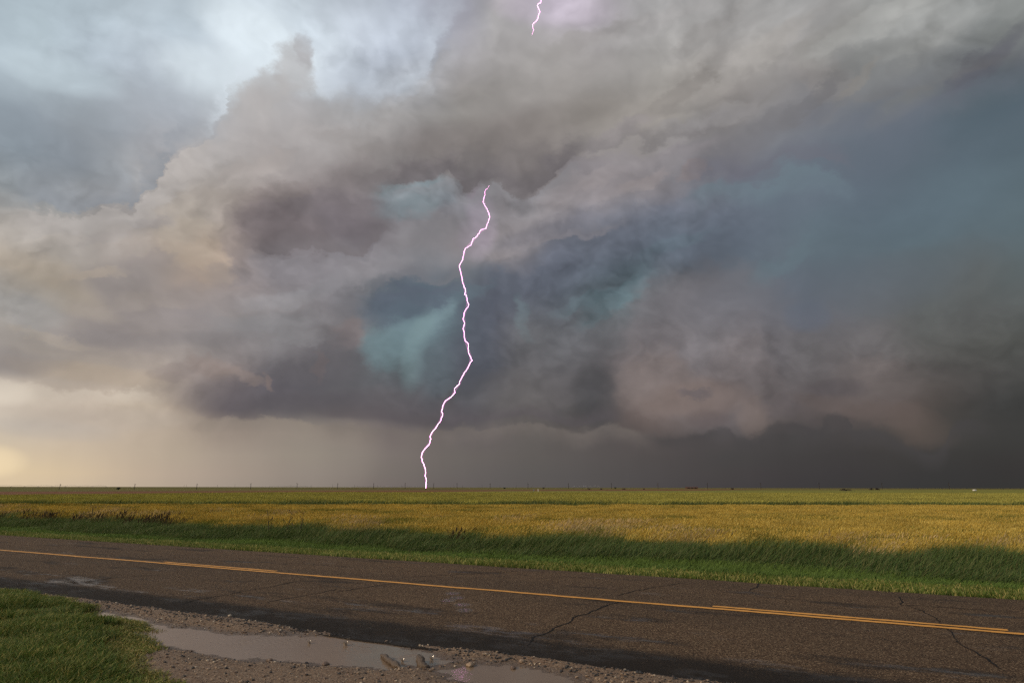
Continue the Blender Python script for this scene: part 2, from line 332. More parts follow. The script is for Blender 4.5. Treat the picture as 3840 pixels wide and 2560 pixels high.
 (2, 26.54, 29.97, 2.28, 1.19, -30.0, 0.7, 0.3, (156, 148, 142)),
 (2, 22.96, 28.2, 2.04, 0.62, 15.0, 0.6, 0.35, (120, 118, 120)),
 (2, 10.62, 24.06, 3.03, 1.03, 15.0, 0.6, 0.4, (144, 137, 138)),
 (2, 13.24, 23.86, 2.23, 0.89, 10.0, 0.6, 0.4, (130, 122, 122)),
 (2, 3.27, 23.0, 3.5, 1.06, 10.0, 0.6, 0.4, (146, 141, 144)),
 (2, 8.66, 22.8, 2.29, 0.7, 20.0, 0.6, 0.35, (118, 116, 122)),
 (1, 10.44, 19.88, 9.69, 3.17, 20.0, 0.9, 0.35, (98, 106, 120)),
 (1, 21.33, 21.61, 10.15, 2.98, 15.0, 0.9, 0.35, (99, 109, 123)),
 (1, 29.0, 17.83, 9.43, 3.48, 8.0, 0.9, 0.3, (95, 108, 119)),
 (1, 33.83, 21.9, 7.07, 3.25, 12.0, 0.9, 0.3, (91, 106, 118)),
 (1, 24.0, 14.21, 6.95, 2.0, 5.0, 0.9, 0.25, (100, 106, 117)),
 (2, 7.14, 35.72, 4.88, 0.67, 15.0, 0.56, 0.51, (156, 152, 150)),
 (2, 12.4, 36.2, 5.54, 0.71, 12.0, 0.56, 0.51, (176, 173, 172)),
 (2, 17.78, 35.21, 4.5, 0.77, 18.0, 0.56, 0.51, (152, 149, 147)),
 (2, 22.75, 33.16, 4.55, 0.76, 18.0, 0.56, 0.59, (168, 164, 160)),
 (2, 27.51, 32.44, 2.92, 1.14, 20.0, 0.56, 0.51, (148, 146, 142)),
 (2, 30.8, 32.77, 4.28, 0.83, 12.0, 0.56, 0.51, (166, 166, 163)),
 (2, 35.05, 30.68, 3.6, 0.7, 15.0, 0.56, 0.51, (142, 143, 141)),
 (2, 15.2, 31.26, 4.15, 0.63, 22.0, 0.48, 0.59, (140, 135, 131)),
 (2, 20.26, 29.6, 2.84, 0.69, 22.0, 0.48, 0.51, (150, 147, 147)),
 (2, 25.4, 28.68, 2.96, 0.55, 25.0, 0.48, 0.59, (118, 117, 120)),
 (2, 29.05, 29.1, 2.17, 0.47, 25.0, 0.48, 0.51, (142, 138, 133)),
 (2, 9.65, 28.54, 3.49, 0.6, 18.0, 0.48, 0.59, (142, 136, 137)),
 (2, 14.9, 26.74, 2.97, 0.53, 18.0, 0.48, 0.59, (128, 125, 128)),
 (2, 7.99, 25.6, 2.32, 0.75, 20.0, 0.4, 0.68, (148, 141, 142)),
 (2, 4.85, 24.36, 1.95, 0.76, 20.0, 0.4, 0.68, (144, 138, 140)),
 (2, 11.8, 25.0, 2.26, 0.61, 15.0, 0.4, 0.59, (148, 140, 140)),
 (2, 16.3, 25.42, 1.46, 0.6, 15.0, 0.4, 0.68, (132, 122, 122)),
 (2, -18.38, 27.95, 3.96, 0.77, 15.0, 0.56, 0.51, (180, 175, 174)),
 (2, -13.96, 28.49, 3.39, 0.72, 8.0, 0.56, 0.51, (156, 151, 149)),
 (2, -22.36, 24.76, 3.04, 0.71, 30.0, 0.56, 0.51, (174, 166, 162)),
 (2, -20.17, 23.43, 2.77, 0.73, 20.0, 0.56, 0.51, (136, 127, 125)),
 (2, -25.14, 25.58, 1.96, 0.94, 40.0, 0.56, 0.51, (182, 177, 175)),
 (2, -28.61, 22.06, 1.51, 0.75, 45.0, 0.48, 0.59, (184, 178, 174)),
 (2, -29.82, 19.29, 2.05, 0.56, 15.0, 0.48, 0.51, (158, 152, 152)),
 (2, -32.47, 17.24, 2.47, 0.49, 15.0, 0.48, 0.59, (158, 150, 146)),
 (2, -35.39, 16.69, 2.05, 0.47, 10.0, 0.48, 0.51, (194, 184, 172)),
 (2, -32.99, 14.65, 2.41, 0.49, 20.0, 0.48, 0.51, (186, 172, 156)),
 (2, -28.59, 16.28, 1.77, 0.51, 15.0, 0.48, 0.51, (156, 147, 144)),
 (0, -37.15, 1.6, 1.6, 0.85, 0.0, 0.98, 0.6, (250, 226, 184)),
 (1, -36.93, 6.21, 1.64, 0.64, 0.0, 0.95, 0.6, (226, 214, 197)),
]
SKY_EDGES = [
 (2, 'above', 0.3, 1.3, 0.6, 4.0, (198, 207, 218), [(-19.19, 33.19), (-18.2, 31.17), (-16.95, 30.91), (-15.27, 31.12), (-14.09, 30.62), (-12.55, 30.58), (-11.01, 30.98), (-9.08, 31.68), (-7.74, 33.14), (-6.95, 34.81), (-5.6, 36.11), (-4.2, 37.67)]),
 (2, 'below', 0.2, 0.9, 0.4, 3.0, (166, 163, 162), [(-19.18, 33.13), (-18.19, 31.11), (-16.94, 30.84), (-15.26, 31.06), (-14.08, 30.55), (-12.54, 30.52), (-11.01, 30.92), (-9.08, 31.62), (-7.74, 33.08), (-6.95, 34.75), (-5.6, 36.05), (-4.2, 37.61)]),
 (2, 'below', 0.2, 0.35, 0.6, 2.6, (141, 137, 141), [(-22.42, 17.7), (-21.13, 18.25), (-19.75, 18.06), (-18.06, 18.65), (-16.29, 18.47), (-14.13, 18.37), (-12.35, 19.41), (-11.28, 20.36), (-10.39, 21.3)]),
 (2, 'above', 0.2, 0.35, 0.65, 2.2, (115, 108, 110), [(-22.42, 17.76), (-21.13, 18.32), (-19.76, 18.13), (-18.07, 18.72), (-16.29, 18.54), (-14.13, 18.44), (-12.36, 19.48), (-11.29, 20.43), (-10.39, 21.37)]),
 (2, 'below', 0.2, 0.5, 0.55, 2.6, (136, 131, 134), [(3.51, 25.95), (4.91, 27.11), (6.09, 27.4), (8.05, 27.23), (9.61, 27.37), (11.17, 27.76), (12.68, 27.36), (14.22, 27.8), (16.44, 27.49), (18.31, 27.96), (20.1, 27.77)]),
 (2, 'above', 0.2, 0.45, 0.55, 1.8, (116, 112, 113), [(3.51, 26.02), (4.91, 27.18), (6.09, 27.47), (8.05, 27.3), (9.61, 27.44), (11.17, 27.82), (12.68, 27.42), (14.22, 27.87), (16.45, 27.55), (18.32, 28.03), (20.11, 27.83)]),
 (2, 'below', 0.2, 0.6, 0.5, 1.6, (150, 147, 148), [(11.98, 28.68), (14.32, 29.49), (16.58, 29.42), (18.82, 29.82), (20.28, 29.85), (22.41, 29.8)]),
 (2, 'above', 0.2, 0.6, 0.4, 1.5, (126, 122, 120), [(11.99, 28.75), (14.33, 29.56), (16.58, 29.49), (18.83, 29.88), (20.29, 29.91), (22.42, 29.86)]),
 (2, 'below', 0.2, 0.6, 0.4, 2.2, (108, 113, 124), [(25.53, 26.78), (26.88, 27.07), (28.52, 27.34), (30.07, 27.17), (31.91, 27.2), (33.66, 27.04), (36.0, 27.54), (38.18, 27.58), (40.05, 27.65)]),
 (2, 'above', 0.2, 0.6, 0.35, 1.8, (122, 120, 118), [(25.53, 26.84), (26.88, 27.13), (28.53, 27.4), (30.08, 27.23), (31.92, 27.26), (33.67, 27.1), (36.01, 27.6), (38.19, 27.63), (40.06, 27.7)]),
 (2, 'below', 0.2, 0.45, 0.55, 2.2, (98, 104, 115), [(2.08, 20.18), (4.4, 20.85), (6.31, 20.51), (8.6, 21.04), (10.48, 20.76), (13.14, 21.8), (16.11, 22.56), (18.32, 23.33)]),
 (2, 'above', 0.2, 0.5, 0.4, 1.6, (142, 136, 138), [(-3.66, 17.71), (-1.38, 18.1), (0.54, 18.75), (2.08, 19.75), (4.39, 20.42), (6.3, 20.22), (8.6, 20.76), (10.47, 20.55)]),
 (2, 'below', 0.2, 0.4, 0.6, 1.8, (97, 104, 117), [(-13.22, 14.74), (-12.17, 15.52), (-10.74, 16.24), (-8.91, 16.75), (-7.04, 16.64), (-5.17, 17.24), (-3.28, 17.57)]),
 (2, 'above', 0.2, 0.4, 0.45, 1.6, (132, 129, 133), [(-13.22, 14.82), (-12.17, 15.59), (-10.74, 16.31), (-8.91, 16.82), (-7.04, 16.72), (-5.17, 17.31), (-3.28, 17.64)]),
 (2, 'below', 0.3, 0.35, 0.75, 5.0, (186, 180, 176), [(-38.67, 18.42), (-37.26, 19.11), (-35.97, 19.11), (-34.59, 18.8), (-33.13, 19.23), (-31.92, 20.22), (-30.81, 20.19), (-30.3, 21.42), (-29.45, 22.72), (-28.97, 24.14), (-27.86, 25.21), (-26.3, 26.63), (-25.37, 27.81), (-24.8, 28.8)]),
 (2, 'above', 0.3, 0.35, 0.7, 3.5, (141, 147, 155), [(-38.68, 18.48), (-37.27, 19.17), (-35.97, 19.17), (-34.6, 18.86), (-33.14, 19.29), (-31.93, 20.28), (-30.82, 20.25), (-30.31, 21.48), (-29.46, 22.78), (-28.97, 24.2), (-27.87, 25.28), (-26.88, 26.51)]),
 (2, 'above', 0.2, 0.7, 0.7, 2.2, (212, 221, 229), [(-27.41, 25.46), (-26.32, 26.75), (-25.39, 28.0), (-24.81, 28.86), (-24.65, 29.91), (-23.61, 30.57), (-22.28, 31.37), (-21.49, 32.34)]),
 (2, 'above', 0.2, 0.4, 0.95, 2.6, (108, 103, 105), [(-12.18, 23.53), (-11.08, 24.24), (-9.2, 24.98), (-7.47, 25.01), (-6.32, 25.41), (-5.15, 25.73), (-4.16, 25.07), (-2.98, 24.41), (-2.0, 24.94), (-1.02, 25.3), (0.16, 24.57), (1.53, 24.22), (2.71, 24.76), (3.9, 25.94), (5.3, 26.92), (6.88, 27.36)]),
 (2, 'below', 0.2, 0.4, 0.6, 2.6, (136, 135, 139), [(-12.18, 23.47), (-11.08, 24.17), (-9.2, 24.92), (-7.47, 24.94), (-6.31, 25.34), (-5.15, 25.66), (-4.16, 25.0), (-2.98, 24.34), (-2.0, 24.87), (-1.02, 25.23), (0.16, 24.5), (1.53, 24.15), (2.71, 24.69), (3.9, 25.87), (5.29, 26.86), (6.88, 27.3)]),
 (2, 'below', 0.2, 0.7, 0.6, 2.8, (110, 127, 136), [(14.75, 24.23), (16.23, 24.31), (17.71, 24.75), (18.44, 24.92), (19.82, 24.34), (21.39, 24.32), (22.61, 24.46), (23.32, 24.87), (24.5, 24.86), (25.95, 24.54), (27.65, 23.84), (29.26, 22.89)]),
 (2, 'above', 0.2, 0.45, 0.6, 2.0, (110, 110, 120), [(14.76, 24.3), (16.23, 24.38), (17.71, 24.81), (18.45, 24.99), (19.82, 24.41), (21.39, 24.39), (22.61, 24.53), (23.33, 24.93), (24.51, 24.93), (25.96, 24.6), (27.65, 23.9), (29.26, 22.95)]),
 (2, 'below', 0.3, 0.5, 0.45, 1.6, (212, 200, 184), [(-38.56, 7.11), (-37.17, 7.19), (-36.42, 6.9), (-35.2, 6.95), (-33.41, 6.85), (-31.29, 6.83), (-29.39, 7.21), (-27.08, 7.11)]),
 (2, 'below', 0.2, 0.45, 0.6, 2.4, (152, 140, 128), [(-26.41, 6.21), (-23.94, 5.57), (-21.44, 5.54), (-18.87, 5.63), (-16.87, 5.48), (-14.82, 5.12), (-12.75, 4.89), (-10.65, 4.78)]),
 (1, 'above', 0.3, 0.5, 0.5, 1.6, (90, 84, 88), [(-16.87, 5.55), (-14.82, 5.19), (-12.75, 4.96), (-10.65, 4.92), (-8.88, 4.81), (-7.45, 4.68), (-6.38, 5.05), (-4.94, 4.92), (-4.22, 5.35), (-2.04, 5.22), (0.87, 5.3), (3.06, 5.07), (5.94, 4.7), (8.11, 5.31), (10.23, 4.93)]),
 (2, 'below', 0.2, 0.45, 0.6, 2.0, (116, 108, 103), [(-16.87, 5.55), (-14.82, 5.19), (-12.75, 4.96), (-10.65, 4.92), (-8.88, 4.81), (-7.45, 4.68), (-6.38, 5.05), (-4.94, 4.92), (-4.22, 5.35), (-2.04, 5.22), (0.87, 5.3), (3.06, 5.07), (5.94, 4.7), (8.11, 5.31), (10.23, 4.93), (12.31, 4.54)]),
 (2, 'below', 0.2, 0.6, 0.7, 2.0, (70, 67, 68), [(10.23, 4.93), (13.68, 4.31), (15.73, 4.48), (17.11, 5.13), (18.38, 4.28), (19.7, 4.45), (21.04, 5.28), (22.63, 5.39), (24.13, 4.97), (24.78, 5.47), (26.26, 5.34), (26.54, 4.55), (27.65, 4.63), (29.0, 4.0), (30.3, 3.27), (31.32, 2.81), (32.03, 3.21), (32.54, 4.32), (35.6, 4.6)]),
]


world = bpy.data.worlds.new('World')
sc.world = world
world.use_nodes = True
wt = world.node_tree
for n_ in list(wt.nodes):
    wt.nodes.remove(n_)
W = Nodes(wt)


PUFF = 0.72


def build_sky():
    tc = W.n.new('ShaderNodeTexCoord')
    D = W.vec('NORMALIZE', tc.outputs['Generated'])
    Dn = W.vec('MULTIPLY', D, (1.0, 1.0, 1.5))

    def angles(v):
        x, y, z = W.sep(v)
        az = W.mul(W.math('ARCTAN2', x, y), 180 / math.pi)
        el = W.mul(W.math('ARCTAN2', z, W.math('SQRT', W.add(W.mul(x, x), W.mul(y, y)))), 180 / math.pi)
        return az, el

    n1 = W.vec('SUBTRACT', W.noise(Dn, 5.0, 3.0, 0.5, out='Color'), (0.5, 0.5, 0.5))
    n2 = W.vec('SUBTRACT', W.noise(W.vec('ADD', Dn, (3.1, 7.7, 1.3)), 22.0, 6.0, 0.62, out='Color'), (0.5, 0.5, 0.5))
    elev0 = W.sep(D)[2]
    # the rain below the cloud base is smooth: the warp fades towards the horizon
    calm = W.step(elev0, 0.0, 0.16, 0.12, 1.0)
    D1 = W.vec('ADD', D, W.vec('SCALE', n1, scale=W.mul(calm, 0.07)))
    D2 = W.vec('ADD', W.vec('ADD', D, W.vec('SCALE', n1, scale=W.mul(calm, 0.045))), W.vec('SCALE', n2, scale=W.mul(calm, 0.055)))
    az0, el0 = angles(D)
    az1, el1 = angles(D1)
    az2, el2 = angles(D2)
    HOM = {i: W.comb(q[0], q[1], 1.0) for i, q in enumerate(((az0, el0), (az1, el1), (az2, el2)))}
    ANG = {0: (az0, el0), 1: (az1, el1), 2: (az2, el2)}

    # ---- colour table (rows of constant elevation)
    def row_color(cells, tail, azs, azf):
        stops = [((azs[i] + 180) / 360, srgb(*cells[i])) for i in range(len(azs))]
        first, last = stops[0][1], stops[-1][1]
        stops = [(0.0, tail[2]), ((-95 + 180) / 360, tail[0])] + stops + [((105 + 180) / 360, tail[1]), (1.0, tail[2])]
        return W.ramp(azf, stops)

    azm = W.mad(W.add(W.mul(az1, 0.6), W.mul(az2, 0.4)), 1 / 360, 0.5)
    elm = W.add(W.mul(el1, 0.6), W.mul(el2, 0.4))
    col = None
    prev = None
    for e, cells in SKY_ROWS:
        k = min(1.0, e / 38.5)
        west = srgb(*(np.array((236, 208, 165)) * (1 - k) + np.array((190, 200, 208)) * k))
        east = srgb(*(np.array((60, 60, 62)) * (1 - k) + np.array((140, 145, 148)) * k))
        back = srgb(*(np.array((170, 172, 178)) * (1 - k) + np.array((176, 184, 192)) * k))
        rc = row_color(cells, (west, east, back), SKY_AZ, azm)
        if col is None:
            col = rc
        else:
            col = W.mix(W.step(elm, prev, e, smooth=False), col, rc)
        prev = e
    col = W.mix(W.step(elm, 38.5, 70), col, srgb(172, 180, 188))

    # ---- splats: (warp, az, el, r_az, r_el, turn, softness, strength, colour)
    for (wp, a, e, ra, re, rot, soft, amt, c) in SKY_SPLATS:
        ct, st = math.cos(math.radians(rot)), math.sin(math.radians(rot))
        dx = W.vec('DOT_PRODUCT', HOM[wp], (ct / ra, st / ra, -(a * ct + e * st) / ra))
        dy = W.vec('DOT_PRODUCT', HOM[wp], (-st / re, ct / re, (a * st - e * ct) / re))
        r2 = W.mad(dx, dx, W.mul(dy, dy))
        f = W.step(r2, (1.0 - soft) ** 2, (1.0 + soft * 0.6) ** 2, amt, 0.0)
        col = W.mix(f, col, srgb(*c))

    # ---- cloud edges: everything on one side of a line of (az, el) points
    for (wp, side, soft_in, soft_out, amt, fade_el, c, pts) in SKY_EDGES:
        az, el = ANG[wp]
        a0, a1 = pts[0][0], pts[-1][0]
        t = W.step(az, a0, a1, smooth=False)
        cv = W.curve(t, [((p[0] - a0) / (a1 - a0), p[1] / 45.0) for p in pts], 0.0, 45.0)
        d = W.sub(el, cv) if side == 'above' else W.sub(cv, el)
        f = W.mul(W.step(d, 0.0, soft_out, 0.0, 1.0), W.step(d, soft_in, fade_el, amt, 0.0))
        f = W.mul(f, W.mul(W.step(az, a0, a0 + 2.5), W.step(az, a1 - 2.5, a1, 1.0, 0.0)))
        col = W.mix(f, col, srgb(*c))

    # ---- relief: billows (creased, rounded noise) catch light from the upper left
    Db = W.vec('ADD', W.vec('MULTIPLY', D, (1.0, 1.0, 1.2)), W.vec('ADD', W.vec('SCALE', n1, scale=0.07), W.vec('SCALE', n2, scale=0.030)))

    def billow(v):
        t = None
        for sc_, am in ((5.0, 1.0), (11.0, 0.5), (25.0, 0.34), (55.0, 0.20)):
            q = W.mul(W.math('ABSOLUTE', W.sub(W.noise(v, sc_, 0.0), 0.5)), -2.0 * am)
            t = q if t is None else W.add(t, q)
        return t
    b1 = billow(Db)
    b2 = billow(W.vec('ADD', Db, (-0.015, 0.0, 0.019)))
    puff = W.sub(b2, b1)
    Dr = W.vec('ADD', Dn, W.vec('SCALE', n1, scale=0.12))
    h1 = W.noise(Dr, 4.5, 4.0, 0.48)
    h2 = W.noise(W.vec('ADD', Dr, (-0.032, 0.0, 0.036)), 4.5, 4.0, 0.48)
    soft_relief = W.mul(W.sub(h1, h2), 1.1)
    # smooth rain-veiled sky on the right, thin high cloud at upper left
    veil = W.math('MAXIMUM', W.mul(W.step(az1, 12.0, 26.0), W.mul(W.step(el1, 10.0, 15.0), W.step(el1, 30.0, 24.0))),
                  W.mul(W.step(az1, -16.0, -26.0), W.mul(W.step(el1, 22.0, 26.0), 0.6)))
    amount = W.mul(W.step(el0, 1.5, 10.0, 0.04, 1.0), W.mad(veil, -0.7, 1.0))
    gain = W.mad(W.add(soft_relief, W.mul(puff, W.step(h1, 0.38, 0.62, PUFF * 0.25, PUFF))), amount, 1.0)
    # slow unevenness and vertical rain shafts below the base
    xs, ys, zs = W.sep(D)
    shafts = W.noise(W.comb(W.mad(zs, 0.25, W.mul(az0, 0.1)), W.mul(zs, 0.7), 0.0), 3.0, 3.0, 0.55)
    gain = W.mul(gain, W.mad(W.sub(shafts, 0.5), W.step(el0, 3.0, 9.0, 0.12, 0.0), 1.0))
    col = W.vec('SCALE', col, scale=gain)

    sky = W.n.new('ShaderNodeTexSky')
    sky.sky_type = 'NISHITA'
    sky.sun_disc = False
    sky.sun_elevation = math.radians(SUN_EL)
    sky.sun_rotation = math.radians(SUN_AZ)
    bg1 = W.n.new('ShaderNodeBackground')
    W.put(bg1.inputs['Color'], sky.outputs[0])
    bg1.inputs['Strength'].default_value = 0.06
    bg2 = W.n.new('ShaderNodeBackground')
    W.put(bg2.inputs['Color'], col)
    bg2.inputs['Strength'].default_value = 1.0
    mx = W.n.new('ShaderNodeMixShader')
    mx.inputs[0].default_value = 0.99      # cloud cover
    W.l.new(bg1.outputs[0], mx.inputs[1])
    W.l.new(bg2.outputs[0], mx.inputs[2])
    out = W.n.new('ShaderNodeOutputWorld')
    W.l.new(mx.outputs[0], out.inputs['Surface'])


build_sky()
world.cycles.sampling_method = 'MANUAL'
world.cycles.sample_map_resolution = 512

# ------------------------------------------------------------------ helpers
RD = Vector((0.881, -0.4731, 0.0)).normalized()     # along the road
RN = Vector((-RD.y, RD.x, 0.0))                     # across the road, away from the camera


def sp(s, p, z=0.0):
    return (s * RD.x + p * RN.x, s * RD.y + p * RN.y, z)


def to_sp(x, y):
    return x * RD.x + y * RD.y, x * RN.x + y * RN.y


def material(name):
    m = bpy.data.materials.new(name)
    m.use_nodes = True
    t = m.node_tree
    for n_ in list(t.nodes):
        t.nodes.remove(n_)
    k = Nodes(t)
    b = k.n.new('ShaderNodeBsdfPrincipled')
    o = k.n.new('ShaderNodeOutputMaterial')
    k.l.new(b.outputs[0], o.inputs['Surface'])
    return m, k, b


def position(k):
    return k.n.new('ShaderNodeNewGeometry').outputs['Position']


def bump(k, b, h, strength=0.5, dist=0.01):
    n = k.n.new('ShaderNodeBump')
    n.inputs['Strength'].default_value = strength
    n.inputs['Distance'].default_value = dist
    k.put(n.inputs['Height'], h)
    k.l.new(n.outputs[0], b.inputs['Normal'])


def plain(name, c, rough=0.7, metal=0.0, vary=0.25, scale=3.0):
    m, k, b = material(name)
    n = k.noise(position(k), scale, 4.0, 0.6)
    c = np.array(c[:3])
    k.put(b.inputs['Base Color'], k.mix(n, tuple(c * (1 - vary)), tuple(np.minimum(1, c * (1 + vary)))))
    b.inputs['Roughness'].default_value = rough
    b.inputs['Metallic'].default_value = metal
    return m


def link(name, me, mat=None, parent=None, **props):
    o = bpy.data.objects.new(name, me)
    COL.objects.link(o)
    if mat is not None:
        me.materials.append(mat)
    if parent is not None:
        o.parent = parent
    for kk, v in props.items():
        o[kk] = v
    return o


def mesh_np(name, verts, faces, smooth=False):
    me = bpy.data.meshes.new(name)
    me.from_pydata([tuple(v) for v in np.asarray(verts).tolist()], [], [tuple(f) for f in faces])
    if smooth:
        me.polygons.foreach_set('use_smooth', [True] * len(me.polygons))
    me.update()
    return me


def grid_mesh(name, X, Y, Z, smooth=True, keep=None):
    """Grid of (rows, cols) arrays."""
    r, c = X.shape
    v = np.stack([X, Y, Z], -1).reshape(-1, 3).astype(np.float32)
    i = np.arange(r * c).reshape(r, c)
    q = np.stack([i[:-1, :-1], i[:-1, 1:], i[1:, 1:], i[1:, :-1]], -1).reshape(-1, 4)
    if keep is not None:
        q = q[keep.reshape(-1)]
    me = bpy.data.meshes.new(name)
    me.vertices.add(len(v))
    me.vertices.foreach_set('co', v.ravel())
    me.loops.add(q.size)
    me.loops.foreach_set('vertex_index', q.ravel().astype(np.int32))
    me.polygons.add(len(q))
    me.polygons.foreach_set('loop_start', np.arange(0, q.size, 4, dtype=np.int32))
    me.polygons.foreach_set('loop_total', np.full(len(q), 4, dtype=np.int32))
    me.polygons.foreach_set('use_smooth', np.full(len(q), smooth))
    me.update(calc_edges=True)
    return me


def hashf(ix, iy, seed):
    h = (ix * 374761393 + iy * 668265263 + seed * 1274126177) & 0xffffffff
    h = ((h ^ (h >> 13)) * 1274126177) & 0xffffffff
    return ((h ^ (h >> 16)) & 0xffff) / 65535.0


def vnoise(x, y, seed=0):
    x = np.asarray(x, float)
    y = np.asarray(y, float)
    ix = np.floor(x).astype(np.int64)
    iy = np.floor(y).astype(np.int64)
    fx = x - ix
    fy = y - iy
    fx = fx * fx * (3 - 2 * fx)
    fy = fy * fy * (3 - 2 * fy)
    a = hashf(ix, iy, seed); b = hashf(ix + 1, iy, seed)
    c = hashf(ix, iy + 1, seed); d = hashf(ix + 1, iy + 1, seed)
    return (a * (1 - fx) + b * fx) * (1 - fy) + (c * (1 - fx) + d * fx) * fy


def fbm(x, y, oct=4, seed=0):
    t = 0.0; a = 0.5; n = 0.0
    for i in range(oct):
        t = t + a * vnoise(x * 2 ** i, y * 2 ** i, seed + i * 17)
        n += a
        a *= 0.5
    return t / n


def poly_sdf(px, py, poly):
    """Signed distance to a closed polygon, negative inside."""
    px = np.asarray(px, float); py = np.asarray(py, float)
    d = np.full(px.shape, 1e9)
    inside = np.zeros(px.shape, bool)
    n = len(poly)
    for i in range(n):
        ax, ay = poly[i]; bx, by = poly[(i + 1) % n]
        ex, ey = bx - ax, by - ay
        t = np.clip(((px - ax) * ex + (py - ay) * ey) / (ex * ex + ey * ey + 1e-12), 0, 1)
        d = np.minimum(d, np.hypot(px - ax - t * ex, py - ay - t * ey))
        c = ((ay > py) != (by > py)) & (px < (bx - ax) * (py - ay) / (by - ay + 1e-12) + ax)
        inside ^= c
    return np.where(inside, -d, d)


# ------------------------------------------------------------------ terrain
ROAD_NEAR, ROAD_MID, ROAD_FAR = 7.1, 10.65, 14.1
P_KEYS = [-400, 2, 6.4, 6.9, 13.8, 14.25, 16.0, 17.3, 18.6, 20.2, 23, 60, 400, 900]
Z_KEYS = [-0.35, -0.35, -0.35, -0.5, -0.5, -0.06, -0.16, -0.32, -0.36, -0.26, -0.22, -0.20, -0.15, 0.0]


def terrain(x, y):
    x = np.asarray(x, float); y = np.asarray(y, float)
    p = x * RN.x + y * RN.y
    z = np.interp(p, P_KEYS, Z_KEYS)
    z = z - 3.7 * np.exp(-((x + 720) / 400) ** 2 - ((y - 980) / 420) ** 2)
    return z


def crop_left(y):
    return np.interp(y, [58, 108, 174, 318, 480, 760], [-100, -84, -64, 0, 190, 520])


def build_ground():
    pv = [-20000, -6000, -2000, -600, -200, -60, -20, -6, 0, 2, 4, 6.4, 6.9, 13.8, 14.25, 14.6, 15.2, 16, 16.6, 17.3, 18, 18.6, 19.3, 20.2, 21.5, 23, 27, 34, 45, 60]
    pv += list(np.geomspace(80, 30000, 46))
    sv = np.concatenate([-np.geomspace(30000, 30, 50), np.linspace(-28, 28, 40), np.geomspace(30, 30000, 40)])
    S, Pg = np.meshgrid(sv, np.array(pv, float))
    X = S * RD.x + Pg * RN.x
    Y = S * RD.y + Pg * RN.y
    Z = terrain(X, Y)
    me = grid_mesh('ground', X, Y, Z)
    m, k, b = material('farmland')
    pos = position(k)
    x, y, z = k.sep(pos)
    p = k.add(k.mul(x, RN.x), k.mul(y, RN.y))
    n_s = k.noise(pos, 0.9, 5.0, 0.6)
    n_b = k.noise(k.vec('MULTIPLY', pos, (0.003, 0.012, 0.0)), 1.0, 3.0, 0.5)
    # patchwork of far fields
    cell = k.voronoi(k.vec('MULTIPLY', pos, (0.0011, 0.0030, 0.0)), 1.0, out='Color')
    cv = k.sep(cell)[0]
    far = k.ramp(cv, [(0.0, (0.115, 0.105, 0.030, 1)), (0.3, (0.17, 0.13, 0.035, 1)), (0.5, (0.085, 0.085, 0.028, 1)),
                      (0.7, (0.20, 0.15, 0.045, 1)), (0.85, (0.11, 0.07, 0.035, 1)), (1.0, (0.10, 0.10, 0.03, 1))], 'CONSTANT')
    far = k.mix(k.step(n_b, 0.3, 0.7), far, (0.12, 0.105, 0.03, 1))
    # bare soil between the green crop and the far fields
    soil_c = k.mix(n_s, (0.13, 0.058, 0.030, 1), (0.20, 0.090, 0.046, 1))
    d1 = k.mad(x, -0.91, k.mad(y, 0.41, -110.0))                   # beyond the crop's far edge
    soil_near = k.step(k.add(d1, k.mul(n_b, 6.0)), -30.0, -20.0)
    bx = k.sub(k.mad(x, 0.93, 190.0), k.mul(k.sub(y, 270.0), 0.30))
    lim = k.step(k.add(y, k.mul(x, -1.35)), 540.0, 556.0, 1.0, 0.0)
    soil = k.math('MULTIPLY', soil_near, lim)
    col = k.mix(soil, far, soil_c)
    # roadside grass and straw under the crops
    near_c = k.mix(n_s, (0.030, 0.045, 0.014, 1), (0.055, 0.070, 0.022, 1))
    straw = k.mix(n_s, (0.055, 0.045, 0.015, 1), (0.11, 0.085, 0.03, 1))
    near_c = k.mix(k.step(p, 19.5, 20.5), near_c, straw)
    col = k.mix(k.step(y, 75.0, 95.0, 1.0, 0.0), col, near_c)
    k.put(b.inputs['Base Color'], col)
    b.inputs['Roughness'].default_value = 0.95
    b.inputs['Specular IOR Level'].default_value = 0.1
    link('ground', me, m, kind='structure', label='flat farmland running out to the storm horizon')


build_ground()


# ------------------------------------------------------------------ road
def road_z(p, s=0.0):
    p = np.asarray(p, float)
    z = -0.012 * np.abs(p - ROAD_MID) / 3.3
    e = np.clip((7.65 - p) / 0.55, 0, 1)            # worn, rounded near edge
    z = z - 0.085 * e * e
    f = np.clip((p - 13.9) / 0.25, 0, 1)
    return z - 0.04 * f * f


FILMS = [(-0.985, 11.975), (-0.876, 11.516), (-0.745, 10.853), (-0.676, 10.405), (-0.992, 11.257)]



